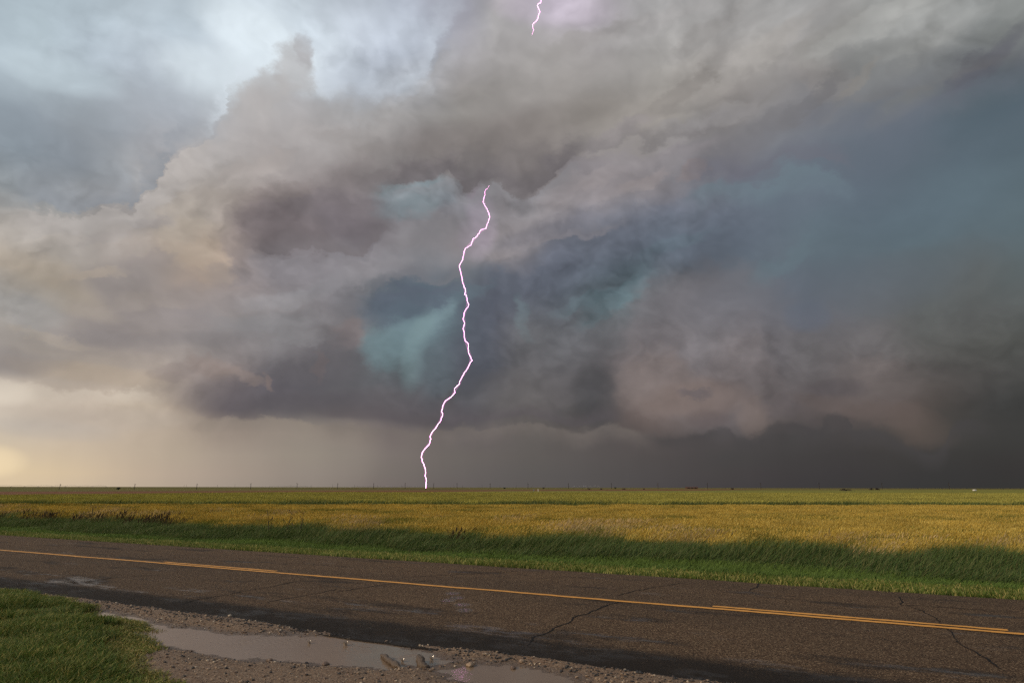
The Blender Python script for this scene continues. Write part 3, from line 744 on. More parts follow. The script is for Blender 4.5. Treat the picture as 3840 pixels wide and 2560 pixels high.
def build_road():
    sv = np.concatenate([-np.geomspace(6000, 45, 40), np.linspace(-44, 24, 460), np.geomspace(24.6, 3000, 40)])
    pv = np.concatenate([np.linspace(6.98, 7.7, 12), np.linspace(8.0, 13.7, 14), np.linspace(13.85, 14.17, 5)])
    S, P = np.meshgrid(sv, pv)
    wob = (fbm(S * 0.9, S * 0 + 3.3, 4, 5) - 0.5) * 0.16 + (fbm(S * 5.0, S * 0 + 9, 3, 8) - 0.5) * 0.05
    near_w = np.clip((7.7 - P) / 0.6, 0, 1)
    wob2 = (fbm(S * 1.3, S * 0 + 1.3, 4, 11) - 0.5) * 0.10
    far_w = np.clip((P - 13.5) / 0.4, 0, 1)
    Pw = P + wob * near_w + wob2 * far_w
    Z = road_z(P) + (fbm(S * 0.5, P * 0.7, 3, 2) - 0.5) * 0.012
    X = S * RD.x + Pw * RN.x
    Y = S * RD.y + Pw * RN.y
    # skirts so that the edges are real steps
    X = np.vstack([X[:1], X, X[-1:]]); Y = np.vstack([Y[:1], Y, Y[-1:]]); Z = np.vstack([Z[:1] * 0 - 0.3, Z, Z[-1:] * 0 - 0.3])
    me = grid_mesh('road', X, Y, Z)
    m, k, b = material('worn_chip_seal')
    pos = position(k)
    x, y, z = k.sep(pos)
    s_ = k.add(k.mul(x, RD.x), k.mul(y, RD.y))
    p_ = k.add(k.mul(x, RN.x), k.mul(y, RN.y))
    rp = k.comb(s_, p_, 0.0)
    along = k.comb(k.mul(s_, 0.30), p_, 0.0)
    chips = k.voronoi(rp, 85.0, out='Color')
    chip = k.sep(chips)[0]
    grit = k.noise(rp, 34.0, 3.0, 0.7)
    grit2 = k.noise(rp, 95.0, 2.0, 0.6)
    mid = k.noise(along, 1.3, 5.0, 0.6)
    big = k.noise(along, 0.35, 3.0, 0.5)
    stone = k.ramp(chip, [(0.0, (0.028, 0.017, 0.010, 1)), (0.30, (0.064, 0.038, 0.022, 1)), (0.60, (0.104, 0.063, 0.037, 1)),
                          (0.85, (0.160, 0.100, 0.060, 1)), (0.95, (0.30, 0.21, 0.13, 1))])
    tar = (0.012, 0.0108, 0.0108, 1)
    # bitumen shows through: in blotches, in wheel paths and at the broken near edge
    edge = k.step(k.add(p_, k.mul(k.sub(k.noise(rp, 2.2, 4.0, 0.6), 0.5), 0.8)), 7.2, 7.95, 1.0, 0.0)
    path1 = k.step(k.math('ABSOLUTE', k.sub(p_, 8.1)), 0.2, 0.75, 1.0, 0.0)
    path2 = k.step(k.math('ABSOLUTE', k.sub(p_, 12.6)), 0.1, 0.6, 1.0, 0.0)
    blotch = k.step(k.add(mid, k.mul(k.add(path1, k.mul(path2, 0.5)), 0.09)), 0.56, 0.68)
    worn = k.math('MAXIMUM', k.mul(edge, 0.97), k.mul(blotch, 0.62))
    rim = k.step(k.add(p_, k.mul(k.sub(k.noise(rp, 3.0, 4.0, 0.6), 0.5), 0.35)), 7.50, 7.80, 1.0, 0.0)
    worn = k.math('MAXIMUM', k.mul(rim, k.step(grit, 0.50, 0.66, 0.95, 0.45)), k.math('MULTIPLY', worn, k.step(k.add(grit, k.mul(worn, 0.30)), 0.42, 0.60)))
    col = k.mix(worn, stone, tar)
    col = k.mix(k.step(grit, 0.35, 0.72, 0.0, 0.5), col, k.mix(0.5, col, (0.022, 0.017, 0.014, 1)))
    col = k.mix(k.step(big, 0.3, 0.7, 0.0, 0.35), col, (0.030, 0.024, 0.020, 1))
    k.put(b.inputs['Base Color'], col)
    # rain film: smooth water lies in the worn places
    wet = k.step(k.add(k.noise(along, 2.1, 4.0, 0.6), k.add(k.mul(blotch, 0.12), k.mul(k.step(p_, 7.2, 8.8, 1.0, 0.0), 0.15))), 0.60, 0.78)
    wet = k.mul(wet, k.step(grit, 0.64, 0.52, 0.25, 1.0))
    wet = k.mul(wet, k.mad(rim, -0.65, 1.0))
    wet = k.mul(wet, k.step(k.noise(k.comb(k.mul(s_, 0.35), p_, 0.0), 9.0, 3.0, 0.6), 0.40, 0.56))
    # shallow films of standing water in the lane
    film = None
    for i, (fx, fy) in enumerate(FILMS):
        dx_ = k.mul(k.sub(x, fx), 7.0)
        dy_ = k.mul(k.sub(y, fy), 5.0)
        f_ = k.step(k.mad(dx_, dx_, k.mad(dy_, dy_, k.mul(k.sub(grit, 0.5), 2.4))), 0.15, 1.0, 1.0, 0.0)
        film = f_ if film is None else k.math('MAXIMUM', film, f_)
    film = k.mul(film, k.step(grit, 0.58, 0.50))
    wet = k.math('MAXIMUM', wet, film)
    k.put(b.inputs['Roughness'], k.mad(film, -0.17, k.mad(wet, -0.55, 0.82)))
    k.put(b.inputs['Specular IOR Level'], k.mad(wet, 0.38, 0.10))
    h = k.add(k.mul(grit, 0.6), k.mul(grit2, 0.4))
    h = k.mul(h, k.mad(wet, -0.82, 1.0))
    bump(k, b, h, 0.75, 0.012)
    return link('road', me, m, kind='structure', label='wet two-lane chip-seal farm road with a crumbling near edge')


road = build_road()


def strip(s0, s1, pc, w, lift, seed, step=0.06, ragged=0.02, holes=None):
    """A painted stripe on the road following its surface, with ragged edges."""
    n = max(4, int((s1 - s0) / step))
    s = np.linspace(s0, s1, n)
    a = pc - w / 2 + (fbm(s * 7, s * 0 + seed, 3, seed) - 0.5) * ragged * 2
    c = pc + w / 2 + (fbm(s * 7, s * 0 + seed + 5, 3, seed + 3) - 0.5) * ragged * 2
    S = np.vstack([s, s, s])
    P = np.vstack([a, (a + c) / 2, c])
    Z = road_z(P) + (fbm(S * 0.5, P * 0.7, 3, 2) - 0.5) * 0.012 + lift
    return S * RD.x + P * RN.x, S * RD.y + P * RN.y, Z


def build_markings():
    m, k, b = material('yellow_road_paint')
    pos = position(k)
    n = k.noise(pos, 26.0, 4.0, 0.7)
    n2 = k.noise(pos, 3.0, 3.0, 0.6)
    c = k.mix(n2, (0.62, 0.265, 0.034, 1), (0.76, 0.35, 0.055, 1))
    c = k.mix(k.step(n, 0.60, 0.72, 0.0, 0.75), c, (0.10, 0.06, 0.03, 1))
    k.put(b.inputs['Base Color'], c)
    b.inputs['Roughness'].default_value = 0.55
    bump(k, b, n, 0.4, 0.006)
    X, Y, Z = strip(-120, 24, 10.66, 0.115, 0.007, 3)
    link('yellow_line', grid_mesh('yellow_line', X, Y, Z), m, road, label='solid yellow centre line')
    for i, (s0, s1) in enumerate(((-15.05, -11.42), (-2.45, 1.15), (-27.6, -24.0), (10.1, 13.7))):
        X, Y, Z = strip(s0, s1, 10.86, 0.10, 0.007, 20 + i)
        link('yellow_dash', grid_mesh('yellow_dash', X, Y, Z), m, road)
    # cracks filled with dark water and tar
    mt, k, b = material('crack_filler')
    k.put(b.inputs['Base Color'], k.mix(k.noise(position(k), 14.0, 3.0), (0.010, 0.0095, 0.010, 1), (0.022, 0.020, 0.020, 1)))
    b.inputs['Roughness'].default_value = 0.85
    b.inputs['Specular IOR Level'].default_value = 0.1
    for i, pts in enumerate(CRACKS):
        q = []
        for (x0, y0), (x1, y1) in zip(pts[:-1], pts[1:]):
            n = max(2, int(math.hypot(x1 - x0, y1 - y0) / 0.07))
            for j in range(n):
                t = j / n
                q.append((x0 + (x1 - x0) * t, y0 + (y1 - y0) * t))
        q.append(pts[-1])
        q = np.array(q)
        arc = np.arange(len(q)) * 0.07
        jit = (fbm(arc * 3.0, arc * 0 + i, 4, 31 + i) - 0.5) * 0.14
        d = np.gradient(q, axis=0)
        d /= np.linalg.norm(d, axis=1)[:, None] + 1e-9
        nn = np.stack([-d[:, 1], d[:, 0]], 1)
        c = q + nn * jit[:, None]
        w = (0.004 + 0.015 * fbm(arc * 2.2, arc * 0 + i * 3.1, 3, 50 + i) ** 1.5) * np.clip(np.minimum(arc, arc[::-1]) / 0.3, 0.15, 1)
        L = c + nn * w[:, None]
        R_ = c - nn * w[:, None]
        X = np.vstack([L[:, 0], R_[:, 0]]); Y = np.vstack([L[:, 1], R_[:, 1]])
        S, P = X * RD.x + Y * RD.y, X * RN.x + Y * RN.y
        Z = road_z(P) + (fbm(S * 0.5, P * 0.7, 3, 2) - 0.5) * 0.012 + 0.004
        link('crack', grid_mesh('crack', X, Y, Z), mt, road)


CRACKS = [[(0.143, 8.275), (0.513, 9.124), (0.917, 9.914), (1.46, 10.823), (1.814, 11.388)], [(1.632, 11.65), (2.217, 12.462), (3.202, 13.401)], [(4.036, 12.31), (4.425, 12.997), (4.624, 13.401), (5.365, 14.156)], [(-3.81, 10.979), (-3.375, 11.74), (-2.948, 12.618)], [(-3.046, 12.114), (-2.331, 12.997), (-1.38, 13.705)], [(-5.32, 10.454), (-4.755, 11.65), (-4.283, 12.724), (-3.94, 13.643)], [(-2.095, 14.024), (-1.28, 14.428), (-0.506, 14.856), (0.221, 15.156)], [(6.383, 11.924), (5.923, 10.9), (6.219, 10.823), (6.801, 10.526), (7.142, 10.11)], [(5.923, 10.9), (5.895, 10.177), (5.524, 9.372)], [(5.483, 9.26), (5.118, 8.386), (4.916, 7.577), (4.737, 7.069)], [(-12.999, 18.096), (-12.981, 19.023), (-12.255, 19.523)], [(-8.158, 12.997), (-7.726, 13.895), (-6.978, 14.428)], [(0.455, 13.895), (1.066, 14.156), (1.721, 13.895)]]

build_markings()


# ------------------------------------------------------------------ muddy shoulder with puddles
PUDDLES = [[(-4.977, 9.606), (-4.834, 9.809), (-4.257, 9.578), (-3.758, 9.306), (-3.352, 9.201), (-2.81, 9.227), (-2.117, 9.049), (-1.815, 8.901), (-1.322, 8.577), (-0.937, 8.214), (-0.665, 7.901), (-0.727, 7.718), (-0.944, 7.736), (-1.146, 7.772), (-1.35, 7.63), (-1.804, 7.772), (-1.97, 7.79), (-2.309, 7.901), (-2.643, 7.958), (-3.154, 8.055), (-3.528, 8.36), (-3.94, 8.532), (-4.331, 8.901)], [(-0.648, 7.51), (-0.526, 7.665), (-0.347, 7.718), (-0.041, 7.665), (0.253, 7.51), (0.534, 7.297), (0.606, 6.908), (0.288, 6.637), (0.033, 6.965), (-0.314, 7.023), (-0.562, 7.266)], [(-6.273, 10.644), (-6.101, 10.786), (-5.318, 10.306), (-4.882, 9.868), (-5.244, 9.989), (-5.826, 10.372)]]
PUDDLE_LABELS = ['long muddy puddle beside the road edge', 'smaller muddy puddle at the bottom of the picture', 'narrow puddle between the grass tongues']
RINGS = [(-2.739, 8.901), (-1.977, 8.713), (-1.727, 8.489), (-1.266, 7.883), (-3.242, 8.83), (-1.111, 8.276)]

WATER_Z = -0.112


def shoulder_z(x, y):
    s, p = to_sp(x, y)
    base = WATER_Z + 0.055 + (fbm(x * 1.1, y * 1.1, 4, 40) - 0.5) * 0.05 + np.clip((5.4 - p) * 0.02, -0.02, 0.1)
    d = np.minimum.reduce([poly_sdf(x, y, q) for q in PUDDLES])
    d = d + (fbm(x * 4.0, y * 4.0, 4, 44) - 0.5) * 0.22
    rim = np.clip(d / 0.45, -0.6, 1.0)
    z = WATER_Z + np.where(rim > 0, (base - WATER_Z) * (rim * rim * (3 - 2 * np.clip(rim, 0, 1))), rim * 0.035)
    z = z + 0.010 * rim.clip(0, 1) * 0.3
    z = z + (fbm(x * 14, y * 14, 3, 60) - 0.5) * 0.014
    # ends tucked against the road edge
    return z


def build_shoulder():
    sv = np.arange(-24, 9, 0.035)
    pv = np.concatenate([np.linspace(-3.0, 2.4, 20), np.arange(2.5, 7.3, 0.035)])
    S, P = np.meshgrid(sv, pv)
    X = S * RD.x + P * RN.x
    Y = S * RD.y + P * RN.y
    Z = shoulder_z(X, Y)
    Z = np.where(P > 7.1, Z - (P - 7.1) * 0.4, Z)
    me = grid_mesh('shoulder', X, Y, Z)
    m, k, b = material('wet_gravel_mud')
    pos = position(k)
    x, y, z = k.sep(pos)
    g = k.voronoi(pos, 55.0, out='Color')
    gc = k.sep(g)[0]
    n = k.noise(pos, 1.6, 5.0, 0.6)
    n2 = k.noise(pos, 24.0, 4.0, 0.65)
    mud = k.mix(n, (0.125, 0.076, 0.045, 1), (0.195, 0.122, 0.075, 1))
    stones = k.ramp(gc, [(0.0, (0.035, 0.026, 0.020, 1)), (0.3, (0.115, 0.072, 0.045, 1)), (0.6, (0.185, 0.122, 0.080, 1)),
                         (0.88, (0.24, 0.18, 0.13, 1)), (1.0, (0.30, 0.24, 0.18, 1))])
    col = k.mix(k.step(n2, 0.40, 0.60, 0.1, 0.75), mud, stones)
    damp = k.step(k.add(z, k.mul(k.sub(n, 0.5), 0.02)), WATER_Z - 0.004, WATER_Z + 0.028, 1.0, 0.0)
    col = k.mix(k.mul(damp, 0.62), col, (0.060, 0.042, 0.032, 1))
    k.put(b.inputs['Base Color'], col)
    k.put(b.inputs['Roughness'], k.mad(damp, -0.35, 0.80))
    b.inputs['Specular IOR Level'].default_value = 0.35
    bump(k, b, k.add(k.mul(k.voronoi(pos, 55.0), -0.6), n2), 0.7, 0.012)
    link('shoulder', me, m, kind='structure', label='muddy gravel shoulder beside the road')
    # turbid puddle water: one sheet for each pool, at the common water level
    mw, k, b = material('puddle_water')
    pos = position(k)
    k.put(b.inputs['Base Color'], k.mix(k.noise(pos, 2.5, 4.0, 0.6), (0.18, 0.122, 0.082, 1), (0.225, 0.158, 0.108, 1)))
    b.inputs['Roughness'].default_value = 0.06
    b.inputs['IOR'].default_value = 1.33
    w1 = k.noise(pos, 16.0, 2.0, 0.5)
    w2 = k.noise(k.vec('MULTIPLY', pos, (1.0, 2.2, 1.0)), 34.0, 2.0, 0.5)
    # rings from raindrops
    ring = None
    for (rx, ry) in RINGS:
        dd = k.math('SQRT', k.add(k.math('POWER', k.sub(k.sep(pos)[0], rx), 2.0), k.math('POWER', k.sub(k.sep(pos)[1], ry), 2.0)))
        r = k.mul(k.math('SINE', k.mul(dd, 95.0)), k.step(dd, 0.02, 0.42, 1.0, 0.0))
        ring = r if ring is None else k.add(ring, r)
    h = k.add(k.add(k.mul(w1, 0.7), k.mul(w2, 0.5)), k.mul(ring, 0.5))
    bump(k, b, h, 0.22, 0.006)
    for i, (q, lab) in enumerate(zip(PUDDLES, PUDDLE_LABELS)):
        c = np.mean(np.array(q), axis=0)
        ring_pts = [(c[0] + (px - c[0]) * 1.0, c[1] + (py - c[1]) * 1.0) for px, py in q]
        # grow the outline so that the sheet ends inside the bank
        qq = []
        n = len(ring_pts)
        area = sum(ring_pts[j][0] * ring_pts[(j + 1) % n][1] - ring_pts[(j + 1) % n][0] * ring_pts[j][1] for j in range(n))
        sgn = 1 if area > 0 else -1
        for j in range(n):
            (ax, ay), (bx, by) = ring_pts[j - 1], ring_pts[(j + 1) % n]
            tx, ty = bx - ax, by - ay
            L = math.hypot(tx, ty) + 1e-9
            qq.append((ring_pts[j][0] + sgn * ty / L * 0.30, ring_pts[j][1] - sgn * tx / L * 0.30, WATER_Z + 0.0006 * i))
        bm = bmesh.new()
        f = bm.faces.new([bm.verts.new(v) for v in qq])
        bmesh.ops.triangulate(bm, faces=[f])
        me = bpy.data.meshes.new('puddle')
        bm.to_mesh(me)
        bm.free()
        if me.polygons[0].normal.z < 0:
            me.flip_normals()
        link('puddle', me, mw, kind='structure', label=lab)


build_shoulder()

# ------------------------------------------------------------------ plants
def plant_material(name, base, tip, dry=None, rough=0.6, trans=0.25):
    m, k, b = material(name)
    at = k.n.new('ShaderNodeAttribute')
    at.attribute_name = 'tint'
    hgt = k.n.new('ShaderNodeAttribute')
    hgt.attribute_name = 'along'
    oi = k.n.new('ShaderNodeObjectInfo')
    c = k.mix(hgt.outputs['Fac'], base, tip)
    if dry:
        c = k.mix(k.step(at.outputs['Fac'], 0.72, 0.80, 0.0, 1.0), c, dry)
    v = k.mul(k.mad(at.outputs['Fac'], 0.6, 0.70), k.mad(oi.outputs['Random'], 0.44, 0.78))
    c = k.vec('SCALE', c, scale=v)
    k.put(b.inputs['Base Color'], c)
    b.inputs['Roughness'].default_value = rough
    b.inputs['Specular IOR Level'].default_value = 0.25
    tr = k.n.new('ShaderNodeBsdfTranslucent')
    k.put(tr.inputs['Color'], c)
    mx = k.n.new('ShaderNodeMixShader')
    mx.inputs[0].default_value = trans
    out = [n for n in k.n if n.type == 'OUTPUT_MATERIAL'][0]
    k.l.new(b.outputs[0], mx.inputs[1])
    k.l.new(tr.outputs[0], mx.inputs[2])
    k.l.new(mx.outputs[0], out.inputs['Surface'])
    return m


def blades(name, n, size, h, w, lean, mat, spread=0.35, head=0.0, head_w=0.0, round_=False, seed=0, droop=0.3, square=True):
    """A patch of grass blades or stalks as one mesh: each blade is a bent strip; head > 0 adds an ear at its tip."""
    r = np.random.default_rng(seed)
    if square:
        xy = (r.random((n, 2)) - 0.5) * size
    else:
        a = r.random(n) * 2 * np.pi
        q = np.sqrt(r.random(n)) * size / 2
        xy = np.stack([np.cos(a) * q, np.sin(a) * q], 1)
    hh = h * (0.65 + 0.5 * r.random(n))
    a = r.random(n) * 2 * np.pi
    side = np.stack([np.cos(a), np.sin(a)], 1)
    ln = np.array(lean)[None] * (0.5 + r.random(n))[:, None] + r.normal(0, spread, (n, 2)) * 0.5
    tint = r.random(n)
    V = []; A = []; T = []
    prof = [(0.0, 1.0), (0.5, 0.85), (0.82, 0.55)]
    for t, ww in prof:
        c = np.concatenate([xy + ln * hh[:, None] * t ** 1.8, (hh * (t - droop * 0.3 * t ** 3))[:, None]], 1)
        o = np.concatenate([side * (w / 2 * ww), np.zeros((n, 1))], 1)
        V += [c - o, c + o]; A += [np.full(n, t)] * 2; T += [tint] * 2
    c = np.concatenate([xy + ln * hh[:, None], (hh * (1 - droop * 0.3))[:, None]], 1)
    V.append(c); A.append(np.ones(n)); T.append(tint)
    k = len(V)
    F4 = [(0, 1, 3, 2), (2, 3, 5, 4)]
    F3 = [(4, 5, 6)]
    if head > 0:
        d = np.concatenate([ln * 1.1, np.full((n, 1), 0.75)], 1)
        d /= np.linalg.norm(d, axis=1)[:, None]
        p0 = c - d * head * 0.15
        m_ = c + d * head * 0.35
        e = c + d * head
        o = np.concatenate([side * head_w / 2, np.zeros((n, 1))], 1)
        o2 = np.concatenate([np.stack([-side[:, 1], side[:, 0]], 1) * head_w / 2, np.zeros((n, 1))], 1)
        V += [p0, m_ - o, m_ + o, e, m_ - o2, m_ + o2]
        A += [np.full(n, 1.0)] * 6; T += [tint] * 6
        F4 = F4 + [(k, k + 1, k + 3, k + 2), (k, k + 4, k + 3, k + 5)]
    K = len(V)
    V = np.stack(V, 1).reshape(-1, 3); A = np.stack(A, 1).ravel(); T = np.stack(T, 1).ravel()
    base = (np.arange(n) * K)[:, None]
    q = np.concatenate([base + np.array(f)[None] for f in F4], 0)
    t3 = np.concatenate([base + np.array(f)[None] for f in F3], 0)
    me = bpy.data.meshes.new(name)
    me.vertices.add(len(V)); me.vertices.foreach_set('co', V.astype(np.float32).ravel())
    loops = np.concatenate([q.ravel(), t3.ravel()]).astype(np.int32)
    me.loops.add(len(loops)); me.loops.foreach_set('vertex_index', loops)
    tot = np.concatenate([np.full(len(q), 4), np.full(len(t3), 3)]).astype(np.int32)
    st = np.concatenate([[0], np.cumsum(tot)[:-1]]).astype(np.int32)
    me.polygons.add(len(tot)); me.polygons.foreach_set('loop_start', st); me.polygons.foreach_set('loop_total', tot)
    me.update(calc_edges=True)
    for nm, arr in (('tint', T), ('along', A)):
        me.attributes.new(nm, 'FLOAT', 'POINT').data.foreach_set('value', arr.astype(np.float32))
    me.materials.append(mat)
    return me


def scatter(name, meshes, pts, idx, rot, scl, **props):
    """One 'stuff' object: its vertices carry instances of the given patches."""
    src = bpy.data.collections.new(name + '_patches')
    for i, me in enumerate(meshes):
        src.objects.link(bpy.data.objects.new('%s_patch_%02d' % (name, i), me))
    me = bpy.data.meshes.new(name)
    me.vertices.add(len(pts))
    me.vertices.foreach_set('co', np.asarray(pts, np.float32).ravel())
    me.attributes.new('pick', 'INT', 'POINT').data.foreach_set('value', np.asarray(idx, np.int32))
    me.attributes.new('turn', 'FLOAT_VECTOR', 'POINT').data.foreach_set('vector', np.asarray(rot, np.float32).ravel())
    me.attributes.new('size', 'FLOAT_VECTOR', 'POINT').data.foreach_set('vector', np.asarray(scl, np.float32).ravel())
    o = link(name, me, None, **props)
    g = bpy.data.node_groups.new(name + '_scatter', 'GeometryNodeTree')
    g.interface.new_socket('Geometry', in_out='INPUT', socket_type='NodeSocketGeometry')
    g.interface.new_socket('Geometry', in_out='OUTPUT', socket_type='NodeSocketGeometry')
    n = g.nodes
    gi = n.new('NodeGroupInput'); go = n.new('NodeGroupOutput')
    ci = n.new('GeometryNodeCollectionInfo')
    ci.inputs['Collection'].default_value = src
    ci.inputs['Separate Children'].default_value = True
    ci.inputs['Reset Children'].default_value = True
    ip = n.new('GeometryNodeInstanceOnPoints')

    def attr(nm, ty):
        a = n.new('GeometryNodeInputNamedAttribute')
        a.data_type = ty
        a.inputs['Name'].default_value = nm
        return a.outputs['Attribute']
    g.links.new(gi.outputs[0], ip.inputs['Points'])
    g.links.new(ci.outputs[0], ip.inputs['Instance'])
    ip.inputs['Pick Instance'].default_value = True
    g.links.new(attr('pick', 'INT'), ip.inputs['Instance Index'])
    g.links.new(attr('turn', 'FLOAT_VECTOR'), ip.inputs['Rotation'])
    g.links.new(attr('size', 'FLOAT_VECTOR'), ip.inputs['Scale'])
    g.links.new(ip.outputs[0], go.inputs[0])
    o.modifiers.new('scatter', 'NODES').node_group = g
    return o


def place(x, y, lift=0.0, zf=terrain):
    return np.stack([x, y, zf(x, y) + lift], 1)


def jitter_grid(x0, x1, y0, y1, step, r):
    gx, gy = np.meshgrid(np.arange(x0, x1, step), np.arange(y0, y1, step))
    gx = gx.ravel() + (r.random(gx.size) - 0.5) * step
    gy = gy.ravel() + (r.random(gy.size) - 0.5) * step
    return gx, gy


def in_view(x, y, margin=2.0, ratio=0.80):
    return (np.abs(x) < ratio * y + margin) & (y > 0)


WIND = (0.42, -0.05)


def build_crops():
    r = np.random.default_rng(21)
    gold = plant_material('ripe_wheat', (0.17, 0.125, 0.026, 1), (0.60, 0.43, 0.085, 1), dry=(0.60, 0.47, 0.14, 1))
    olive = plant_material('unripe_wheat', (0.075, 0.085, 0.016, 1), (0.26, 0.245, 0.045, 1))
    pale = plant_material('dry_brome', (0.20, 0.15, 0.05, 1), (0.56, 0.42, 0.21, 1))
    green = plant_material('green_wheat', (0.19, 0.18, 0.036, 1), (0.43, 0.39, 0.095, 1))
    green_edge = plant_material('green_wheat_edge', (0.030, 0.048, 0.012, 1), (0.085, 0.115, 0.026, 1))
    # ---- ripe wheat in front
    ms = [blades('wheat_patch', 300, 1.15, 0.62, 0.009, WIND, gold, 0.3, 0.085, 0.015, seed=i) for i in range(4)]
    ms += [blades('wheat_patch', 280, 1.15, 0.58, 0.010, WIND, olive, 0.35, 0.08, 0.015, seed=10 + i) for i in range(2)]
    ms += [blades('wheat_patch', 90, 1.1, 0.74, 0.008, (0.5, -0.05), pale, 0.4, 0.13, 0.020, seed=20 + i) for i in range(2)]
    x, y = jitter_grid(-60, 60, 8, 59, 0.74, r)
    s, p = to_sp(x, y)
    front = 19.7 + (fbm(s * 0.35, s * 0, 4, 3) - 0.5) * 2.6
    ok = (p > front) & (y < 57.2 + (fbm(x * 0.3, x * 0, 3, 4) - 0.5) * 0.8) & in_view(x, y)
    x, y, s, p = x[ok], y[ok], s[ok], p[ok]
    patchy = fbm(x * 0.12, y * 0.35, 4, 9)
    idx = r.integers(0, 4, len(x))
    # greener, lower streaks and dry tufts along the front
    e1 = ((x + 9) / 9.5) ** 2 + ((y - 41.5 - 0.05 * x) / 1.3) ** 2
    e2 = ((x - 4) / 5.5) ** 2 + ((y - 24.8 + 0.10 * x) / 1.0) ** 2
    e3 = ((x + 24) / 9) ** 2 + ((y - 46) / 0.9) ** 2
    wob = (fbm(x * 0.8, y * 0.8, 3, 12) - 0.5) * 1.2
    grn = (np.minimum(np.minimum(e1, e2), e3) + wob < 0.9) | ((patchy < 0.36) & (r.random(len(x)) < 0.5))
    streak = fbm(x * 0.07 + 3, y * 0.8, 4, 91)
    grn |= (streak < 0.44) & (r.random(len(x)) < 0.62)
    near_front = np.clip((22.5 - p) / 2.8, 0, 1)
    grn |= r.random(len(x)) < near_front * 0.35
    idx = np.where(grn, r.integers(4, 6, len(x)), idx)
    tuft = (fbm(x * 0.5, y * 0.5, 3, 33) > 0.66) & (p < 27) & (r.random(len(x)) < 0.45)
    tuft |= (p < 22.5) & (fbm(x * 0.7, y * 0.7, 3, 37) > 0.60) & (r.random(len(x)) < 0.35)
    idx = np.where(tuft, r.integers(6, 8, len(x)), idx)
    rot = np.zeros((len(x), 3)); rot[:, 2] = r.normal(0, 0.25, len(x))
    sc_ = 0.88 + 0.24 * fbm(x * 0.5, y * 0.5, 3, 14)[:, None] + 0.12 * (r.random((len(x), 1)) - 0.5)
    sc_ = sc_ * np.where(y > 53.5, 0.84, 1.0)[:, None]
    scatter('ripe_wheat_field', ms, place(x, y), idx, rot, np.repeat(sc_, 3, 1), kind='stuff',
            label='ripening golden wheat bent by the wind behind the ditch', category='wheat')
    # ---- green crop behind it
    ms = [blades('green_patch', 330, 2.9, 0.56, 0.035, WIND, green, 0.35, 0.12, 0.05, seed=40 + i) for i in range(4)]
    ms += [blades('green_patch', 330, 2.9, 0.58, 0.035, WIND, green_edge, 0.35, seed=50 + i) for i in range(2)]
    x, y = jitter_grid(-150, 150, 58.5, 190, 1.9, r)
    ok = in_view(x, y, 4) & (x > crop_left(y))
    x, y = x[ok], y[ok]
    idx = r.integers(0, 4, len(x))
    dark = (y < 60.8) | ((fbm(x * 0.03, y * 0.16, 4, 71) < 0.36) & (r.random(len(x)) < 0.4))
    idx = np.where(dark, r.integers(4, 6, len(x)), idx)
    rot = np.zeros((len(x), 3)); rot[:, 2] = r.normal(0, 0.25, len(x))
    sc_ = np.repeat(1.0 + 0.25 * (r.random((len(x), 1)) - 0.5), 3, 1)
    sc_[:, 2] *= np.where(y < 60.8, 1.45, 1.0)
    scatter('green_crop_field', ms, place(x, y, 0.0), idx, rot, sc_, kind='stuff',
            label='green wheat field beyond the golden strip', category='crop')
    # closed canopy under and beyond the stalks
    v = np.geomspace(58.6, 720, 150)
    u = np.linspace(0, 1, 160)
    U, V = np.meshgrid(u, v)
    xl = crop_left(V)
    X = xl + (np.maximum(0.95 * V + 40, xl + 60) - xl) * U
    Z = terrain(X, V) + 0.28 + (fbm(X * 0.6, V * 0.6, 3, 80) - 0.5) * 0.22
    X = np.vstack([X[:1], X, X[-1:]]); V = np.vstack([V[:1], V, V[-1:]]); Z = np.vstack([Z[:1] - 0.5, Z, Z[-1:] - 0.6])
    m, k, b = material('green_canopy')
    pos = position(k)
    n = k.noise(k.vec('MULTIPLY', pos, (0.05, 0.25, 1.0)), 1.0, 5.0, 0.6)
    n2 = k.noise(pos, 1.5, 4.0, 0.6)
    c = k.mix(n, (0.18, 0.17, 0.034, 1), (0.31, 0.28, 0.062, 1))
    k.put(b.inputs['Base Color'], k.mix(k.step(n2, 0.35, 0.65, 0.45, 0.0), c, (0.05, 0.06, 0.012, 1)))
    b.inputs['Roughness'].default_value = 0.9
    b.inputs['Specular IOR Level'].default_value = 0.1
    bump(k, b, n2, 0.8, 0.3)
    link('green_crop_canopy', grid_mesh('green_crop_canopy', X, V, Z), m, kind='stuff',
         label='closed canopy of the green crop running into the distance', category='crop')


